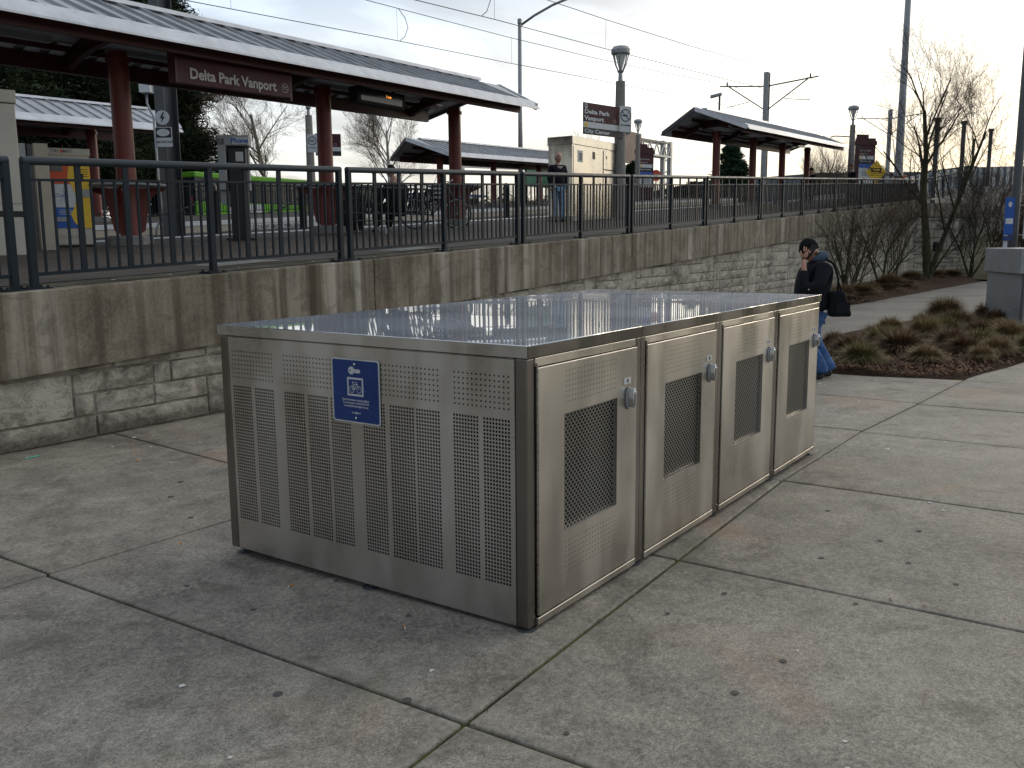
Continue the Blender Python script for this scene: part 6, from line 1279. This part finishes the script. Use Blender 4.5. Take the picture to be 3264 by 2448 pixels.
# background rows of bare trees: three builds, copied
pro = [bare_tree('bare_tree', 'x', (0, 0, 0), 11, 71 + i, .42, .20, 4, 'bark_far', 'bark_far', 'bare trees on the skyline', kids=(4, 5), up=.55, first=.12, twig=.009, forks=[((0, 0, 1), 9.5, .2), ((.25, .1, 1), 8.5, .15), ((-.25, -.1, 1), 8.2, .14)]) for i in range(3)]
BGT = [(66, 38, .50), (71, 40, .56), (101, 58, .85), (108, 62, .95), (116, 65, 1.0), (124, 66, .9), (133, 66, .75), (142, 66, .75), (150, 68, .7), (94, 24.5, .62), (101, 25.6, .68), (108, 26.6, .66), (116, 27.2, .66), (124, 28, .70), (133, 28.6, .72), (142, 29, .74), (152, 29, .72), (163, 29.4, .76), (175, 29.4, .78), (188, 28.6, .78), (200, 27, .80), (212, 26, .8), (150, 18, .6), (170, 18, .66), (190, 16, .70)]
for i, (x, y, s_) in enumerate(BGT):
    lab = ('bare tree on the skyline left of the steel cabinet' if i < 7 else 'bare tree on the skyline behind the gantry' if i < 9 else 'bare skyline tree below the further near shelter' if i < 22 else 'bare skyline tree between the shelter end and the tall mast') + f', {["first","second","third","fourth","fifth","sixth","seventh","eighth","ninth","tenth","eleventh","twelfth","thirteenth"][(i if i < 7 else i - 7 if i < 9 else i - 9 if i < 22 else i - 22)]} from its left'
    p_ = pro[i % 3]; z = 3.2 if y > 35 else 3.4
    if i < 3: p_.location = (x, y, z); p_.scale = (s_,) * 3; p_.rotation_euler = (0, 0, i * 1.3); p_['label'] = lab
    else: dup(p_, (x, y, z), i * 1.3, lab, None, (s_ * random.uniform(.9, 1.12),) * 2 + (s_,))
def conifer(label, base, H, R0, seed, mat='needle', n=5200, shape='pine', size=.17, group='dark conifers behind the opposite platform'):
    rd = random.Random(seed); T = thing('conifer_tree', label, 'tree', base, 0, group); MB().tube([(0, 0, 0), (.1, 0, H * .5), (0, 0, H * .96)], [R0 * .07, R0 * .05, .03], 8).build('trunk', 'bark', T)
    lb = MB(); cb_ = MB(); br_ = []
    for i in range(int(n / 42)):
        t = rd.random() ** .85; z = H * (.06 + .92 * t); prof = (1 - t) ** .65 * (.75 + .25 * sin(t * 23 + seed)) if shape == 'pine' else (1 - t) * .95 + .05
        a = rd.uniform(0, 2 * pi); L_ = R0 * prof * rd.uniform(.72, 1.12) + .25; br_.append((z, a, L_))
        lb.tube([(0, 0, z), (L_ * .9 * cos(a), L_ * .9 * sin(a), z + L_ * (.12 if shape == 'pine' else -.15))], [.05, .015], 3, False)
    for z, a, L_ in br_:
        for k in range(42):
            s_ = rd.random() ** .55; w = .28 * L_ * (1.1 - s_) + .18
            c_ = Vector((L_ * s_ * cos(a), L_ * s_ * sin(a), z + L_ * s_ * (.14 if shape == 'pine' else -.15))) + Vector((rd.gauss(0, w * .55), rd.gauss(0, w * .55), rd.gauss(0, w * .42)))
            u = Vector((rd.gauss(0, 1), rd.gauss(0, 1), rd.gauss(.2, .6))).normalized(); v_ = u.cross(Vector((rd.gauss(0, 1), rd.gauss(0, 1), rd.gauss(0, 1)))).normalized(); s2 = size * rd.uniform(.5, 1.25)
            cb_.q(c_ - u * s2 - v_ * s2 * .1, c_ + u * s2 * .2 - v_ * s2 * .20, c_ + u * s2 * 1.1, c_ + v_ * s2 * .20)
    lb.build('limbs', 'bark', T); struct(cb_.build('crown', mat, T), 'stuff'); return T
conifer('big dark conifer behind the left end of the opposite shelter', (15.5, 37, 1.7), 15.5, 5.6, 1, n=64000)
conifer('big dark conifer filling the left edge of the picture', (9.5, 35, 1.4), 15, 5.6, 2, n=56000)
conifer('big dark conifer behind the name board, its right side against the sky', (27.0, 40.5, 2.2), 14.5, 5.6, 3, n=76000)
conifer('big dark conifer between the leaning table and the payphone', (20.8, 38.5, 2.0), 15.5, 5.4, 4, n=64000)
conifer('lower dark conifer behind the payphone hood', (30.4, 43.5, 2.4), 9.0, 3.8, 8, n=26000)
conifer('green conifer seen between the columns of the further near shelter', (78, 28, 3.2), 7.4, 3.6, 5, 'needle2', 12000, 'fir', .30)
conifer('low dark conifer left of the green one below the further shelter', (72.5, 29.5, 3.2), 3.6, 2.2, 6, 'needle', 4500, 'fir', .25); conifer('low dark conifer beside the gantry leg', (77, 37.5, 3.2), 6.0, 2.4, 7, 'needle', 6000, 'fir', .28); conifer('low dark conifer under the brown road sign', (69, 37.0, 3.2), 4.6, 2.2, 12, 'needle', 5000, 'fir', .28)
# hedge-like undergrowth behind the far fence
b = MB(); rd = random.Random(3)
for i in range(12000):
    x = rd.uniform(33, 66); y = rd.uniform(29.2, 30.6); c_ = Vector((x, y, zp(x, y) - .25 + abs(rd.gauss(0, .30)) * (.5 + .7 * noise.noise((x * .5, 0, 0)) + .4))); u = Vector((rd.gauss(0, 1), rd.gauss(0, 1), rd.gauss(0, 1))).normalized() * .07; v_ = u.cross(Vector((rd.gauss(0, 1), 1, 0))).normalized() * .03; b.q(c_ - u, c_ + v_, c_ + u, c_ - v_)
o = b.build('undergrowth', 'gr3'); tag(o, 'low brown undergrowth along the fence behind the opposite platform', 'undergrowth'); struct(o, 'stuff')
# ================================================================== GRASS TUFTS
def tuft_mesh(seed, n, R0, H, mats, spreadv):
    rd = random.Random(seed); bb = MB(); mi = []
    for i in range(n):
        a = rd.uniform(0, 2 * pi); r_ = R0 * .22 * math.sqrt(rd.random()); b0 = Vector((r_ * cos(a), r_ * sin(a), 0)); a2 = a + rd.gauss(0, .35); out_ = Vector((cos(a2), sin(a2), 0)); th_ = math.acos(1 - rd.random() * (1.0 - .12 / spreadv)) * spreadv ** .2; L_ = H * rd.uniform(.72, 1.1)
        m1 = b0 + out_ * L_ * .55 * sin(th_ * .8) + Vector((0, 0, L_ * .60 * cos(th_ * .8))); m2 = b0 + out_ * L_ * sin(th_) * 1.04 + Vector((0, 0, max(.01, L_ * cos(th_) - .05 * th_))); w = out_.cross(Vector((0, 0, 1))) * .0055
        n_ = len(bb.v); bb.v += [b0 - w, b0 + w, m1 + w * .8, m1 - w * .8, m2]; bb.f += [(n_, n_ + 1, n_ + 2, n_ + 3), (n_ + 3, n_ + 2, n_ + 4)]
        k = 0 if rd.random() < .62 else 1 if rd.random() < .5 else 2; mi += [k, k]
    me = bb.mesh('blades', mats); 
    if len(me.polygons) == len(mi): me.polygons.foreach_set('material_index', mi)
    return me
TM = [tuft_mesh(1, 1900, .5, .44, ['gr1', 'gr1', 'gr3'], .72), tuft_mesh(2, 1900, .5, .42, ['gr2', 'gr1', 'gr3'], .76), tuft_mesh(3, 1700, .5, .40, ['gr3', 'gr1', 'gr3'], .72), tuft_mesh(4, 2400, .6, .58, ['gr3', 'gr2', 'gr1'], .60)]
def px(u, v, dz=0):  # baked from the survey of the bed: (x, y) on the ground
    pass
TUF = [  # x, y, kind, scale, label
 (9.55, .80, 1, .95, 'olive grass tuft nearest the walking man\'s heel'), (10.6, 1.20, 2, .95, 'brown grass tuft behind the tuft at the walking man\'s heel'), (11.7, 1.70, 2, .8, 'small brown tuft on the path side of the bed nearest the walking man'),
 (11.7, .98, 1, 1.1, 'bright green topped tuft in the left of the bed'), (11.1, .58, 2, 1.25, 'wide brown olive tuft in the left middle of the bed'), (10.15, .10, 0, .82, 'straw tuft in the front row of the bed, standing alone'), (12.9, 1.35, 2, 1.0, 'dark tuft behind the bright green topped one'),
 (14.7, 1.45, 0, .95, 'pale straw tuft next to the path at the back left of the bed'), (13.3, .62, 0, 1.15, 'pale straw tuft in the middle of the bed'), (14.2, .45, 1, 1.1, 'green and straw tuft behind the middle of the bed'), (12.1, .05, 2, 1.0, 'purple brown tuft in the middle of the bed'), (11.5, -.22, 2, .95, 'purple brown tuft in the front middle of the bed'),
 (12.5, -.30, 1, 1.0, 'olive tuft right of the middle of the bed'), (17.6, .95, 3, 1.25, 'tallest dark rounded tuft at the back of the bed'), (15.6, .45, 3, .95, 'dark tuft in front of the tallest rounded one'), (13.9, -.15, 2, 1.15, 'dark brown tuft behind the right middle of the bed'), (13.4, -.62, 0, 1.05, 'rounded straw tuft right of the middle of the bed'),
 (11.5, -.62, 0, .8, 'straw tuft in the front right of the bed'), (10.75, -.52, 0, .6, 'smallest straw tuft at the front right of the bed'), (12.2, -1.05, 1, .95, 'olive straw tuft nearest the right front edge of the bed'), (18.3, .25, 2, 1.2, 'brown tuft left of the grey locker'), (17.3, -.05, 2, 1.1, 'brown tuft at the foot of the grey locker'), (15.3, -.35, 0, .9, 'ochre tuft before the grey locker'),
 (14.7, -.95, 0, .75, 'straw tuft at the right corner of the grey locker'), (13.2, -1.35, 2, .8, 'brown tuft at the right edge of the picture'), (16.3, 1.15, 2, .9, 'brown tuft by the path behind the pale straw one')]
for i, (x, y, k, s_, lb) in enumerate(TUF):
    T = thing('grass_tuft', lb, 'grass tuft', (x, y, zg(x, y) + .055), i * 1.7, 'ornamental grass tufts in the bed'); s_ *= .86; T.scale = (s_ * random.uniform(.9, 1.15), s_ * random.uniform(.9, 1.15), s_ * random.uniform(.9, 1.15))
    o = bpy.data.objects.new('blades', TM[k]); COL.objects.link(o); o.parent = T; struct(o, 'stuff')
for i, (x, y) in enumerate(((20.5, 4.75), (22.5, 4.8), (24.5, 4.7), (25.8, 4.5), (28, 4.7), (30.5, 4.6), (33.5, 4.6), (38.5, 5.3), (43, 4.9), (45, 4.6))):
    T = thing('grass_tuft', f'low brown tuft in the bed along the wall, {POS[i]} from the walking man', 'grass tuft', (x, y, zg(x, y) + .18), i * 2.1, 'low tufts along the wall'); T.scale = (1.2, 1.2, .75 + .2 * (i % 3))
    o = bpy.data.objects.new('blades', TM[2 + i % 2]); COL.objects.link(o); o.parent = T; struct(o, 'stuff')
# leaf litter and bark chips on the beds
rd = random.Random(8)
for nm, cnt, fn in (('leaf_litter', 15000, lambda: (lambda t, s_: (8.9 + 15 * t, (-.6 - 2.2 * t) + (2.9 - .2 * t) * s_))(rd.random() ** 1.5, rd.random())), ('leaf_litter', 7000, lambda: (lambda t, s_: (15 + 30 * t, 5.9 - 1.8 * s_))(rd.random() ** 1.2, rd.random()))):
    bb = MB(); mi = []
    for i in range(cnt):
        x, y = fn(); z = zg(x, y) + (.012 + .065 * min(1, .12 + 1.2 * abs(y - interp(x, [8.9, 9.17, 9.7, 11.3, 14, 17, 24], [.0, -.50, -.62, -.97, -1.87, -2.95, -4.9]))) if y < 3 else .10 + .2 * min(1, max(0, (y - 4.1) / 1.5))) + rd.uniform(0, .03)
        if y < 3 and (y < interp(x, [8.9, 9.17, 9.7, 11.3, 14, 17, 24], [.0, -.50, -.62, -.97, -1.87, -2.95, -4.9]) or y > interp(x, [8.9, 12.3, 16.6, 18.6, 21.6, 26], [1.2, 2.3, 2.2, 1.5, .4, -.9])): continue
        L_ = rd.uniform(.012, .045); a = rd.uniform(0, 2 * pi); t = rd.gauss(0, .5); u = Vector((cos(a), sin(a), t)) * L_; v_ = Vector((-sin(a), cos(a), rd.gauss(0, .5))) * L_ * rd.uniform(.15, .5); c_ = Vector((x, y, z)); bb.q(c_ - u, c_ - v_, c_ + u, c_ + v_); mi.append(0 if rd.random() < .8 else 1)
    me = bb.mesh('leaf_litter', ['leaf', 'gr3']); me.polygons.foreach_set('material_index', mi); o = bpy.data.objects.new(nm, me); COL.objects.link(o); tag(o, 'brown leaves and bark chips scattered on the ' + ('grass bed' if cnt == 15000 else 'bed along the wall'), 'leaf litter'); struct(o, 'stuff')
# ================================================================== LITTER
def butt(x, y, a, lb, big=1):
    T = thing('cigarette_butt', lb, 'cigarette butt', (x, y, zg(x, y) + .0045), a); MB().tube([(-.016 * big, 0, 0), (.016 * big, 0, 0)], .0042 * big, 8).build('filter', 'filter', T); MB().tube([(-.026 * big, 0, 0), (-.0162 * big, 0, 0)], .004 * big, 8).build('paper_end', 'paper', T)
butt(-.150, 1.30, .3, 'orange cigarette butt on the slab in front of the perforated locker end', 1.0); butt(-.235, .495, .9, 'cigarette butt close under the perforated locker end', .9); butt(-.02, 2.35, .5, 'orange cigarette butt in the slab joint left of the lockers', 1)
for i, (x, y) in enumerate(((1.30, 4.75), (1.47, 5.05), (1.85, 5.35), (1.15, 4.5), (1.62, 5.28))): butt(x, y, i * 1.1, f'cigarette butt on the paving below the wall, {POS[i]} from the left picture edge')
flk = [(-1.33, .30, .011), (.13, 4.9, .012), (-.10, .64, .010), (1.05, 4.6, .010), (1.38, 5.2, .02), (1.72, 5.4, .025), (-1.10, .86, .018), (-.50, .13, .016), (.42, -1.02, .009), (-.34, -1.4, .013), (3.0, -1.1, .02), (2.85, -1.2, .015), (4.5, -.55, .03), (5.0, -.9, .018), (-.18, -1.35, .012), (6.8, .2, .025), (1.25, 4.2, .016), (1.9, 4.7, .014), (2.2, -.5, .012), (7.9, .9, .03), (.9, 3.9, .012), (1.55, 4.9, .016)]
for i, (x, y, s_) in enumerate(flk):
    q_ = MB().prism([(s_ * cos(t) * rd.uniform(.5, 1.1), s_ * sin(t) * rd.uniform(.4, .9)) for t in [2 * pi * k / 7 for k in range(7)]], 0, .001); o = q_.build('paper_scrap', 'paper', loc=(x, y, zg(x, y) + .003)); tag(o, 'tiny pale scrap lying on the grey paving', 'scrap', 'pale scraps on the paving')
o = MB().tube([(-.06, 0, .006), (.03, .008, .006), (.07, .0, .006)], .005, 6).build('plastic_stick', 'mint', loc=(.78, 5.40, zg(.78, 5.4))); tag(o, 'mint green plastic stick on the paving at the left edge by the wall', 'stick')
for i, (x, y, s_) in enumerate(((-.73, .06, .026), (-.95, .50, .026), (-.13, .56, .018), (.28, -.20, .017), (.86, -.55, .02), (1.05, -1.1, .017), (1.6, -.8, .022), (2.05, -1.0, .02), (2.35, -1.15, .025), (1.75, -1.2, .02), (.30, -1.0, .022), (1.55, -1.45, .018), (-.45, 1.22, .02), (.02, 1.16, .018), (-.42, 1.75, .02), (1.0, 3.1, .03), (.6, 3.3, .03), (.9, 3.6, .03), (.35, 2.75, .025), (-.62, -.55, .015), (-.05, -.93, .022), (2.5, -.6, .02), (.5, -.42, .015))):
    s_ *= .72; q_ = MB().prism([(s_ * cos(t) * rd.uniform(.85, 1.1), s_ * sin(t) * rd.uniform(.8, 1.05)) for t in [2 * pi * k / 12 for k in range(12)]], 0, .0008); o = q_.build('chewing_gum_spot', 'gum', loc=(x, y, zg(x, y) + .0024)); tag(o, 'flat dark trodden gum spot on the grey paving', 'gum spot', 'gum spots on the paving')
o = MB().tube([(-.05, 0, .003), (0, .006, .004), (.05, -.004, .003)], .0014, 4).build('dry_stalk', 'gr1', loc=(.28, -1.52, zg(.3, -1.5) + .002)); tag(o, 'thin dry stalk lying on the paving near the right bottom corner', 'stalk')
for i, (x, y) in enumerate(((2.6, 5.93), (1.95, 5.9), (4.6, 6.0), (5.6, 5.92), (3.55, 6.05), (6.6, 5.95))):
    q_ = MB().prism([(.02 * cos(t), .012 * sin(t)) for t in [2 * pi * k / 6 for k in range(6)]], 0, .004); o = q_.build('paper_scrap', 'paper', loc=(x, y, zp(x, y) + .002)); tag(o, 'tiny pale scrap on the mossy top of the coping', 'scrap', 'pale scraps on the coping')
for i, (x, y) in enumerate(((4.0, 6.6), (7.0, 6.5))):
    T = thing('drain_cover', 'flat metal cover set in the platform behind the ' + ('first double railing post' if i == 0 else 'second double railing post'), 'drain cover', (x, y, zp(x, y) + .004), 0); MB().box(-.45, .45, -.2, .2, -.004, .006).build('frame', 'tan', T).rotation_euler = (0, -.046, 0)
    for k in range(8):
        o = MB().box(-.40 + k * .1, -.34 + k * .1, -.16, .16, .0065, .012).build('bar', 'grey_metal', T); o.rotation_euler = (0, -.046, 0)
o = MB().box(-.03, .03, -.03, .03, 0, .10).build('paper_cup', 'white', loc=(10.75, 10.25, zp(10.7, 10.2)), bevel=.008); tag(o, 'small white paper cup standing on the platform under the bench', 'cup')
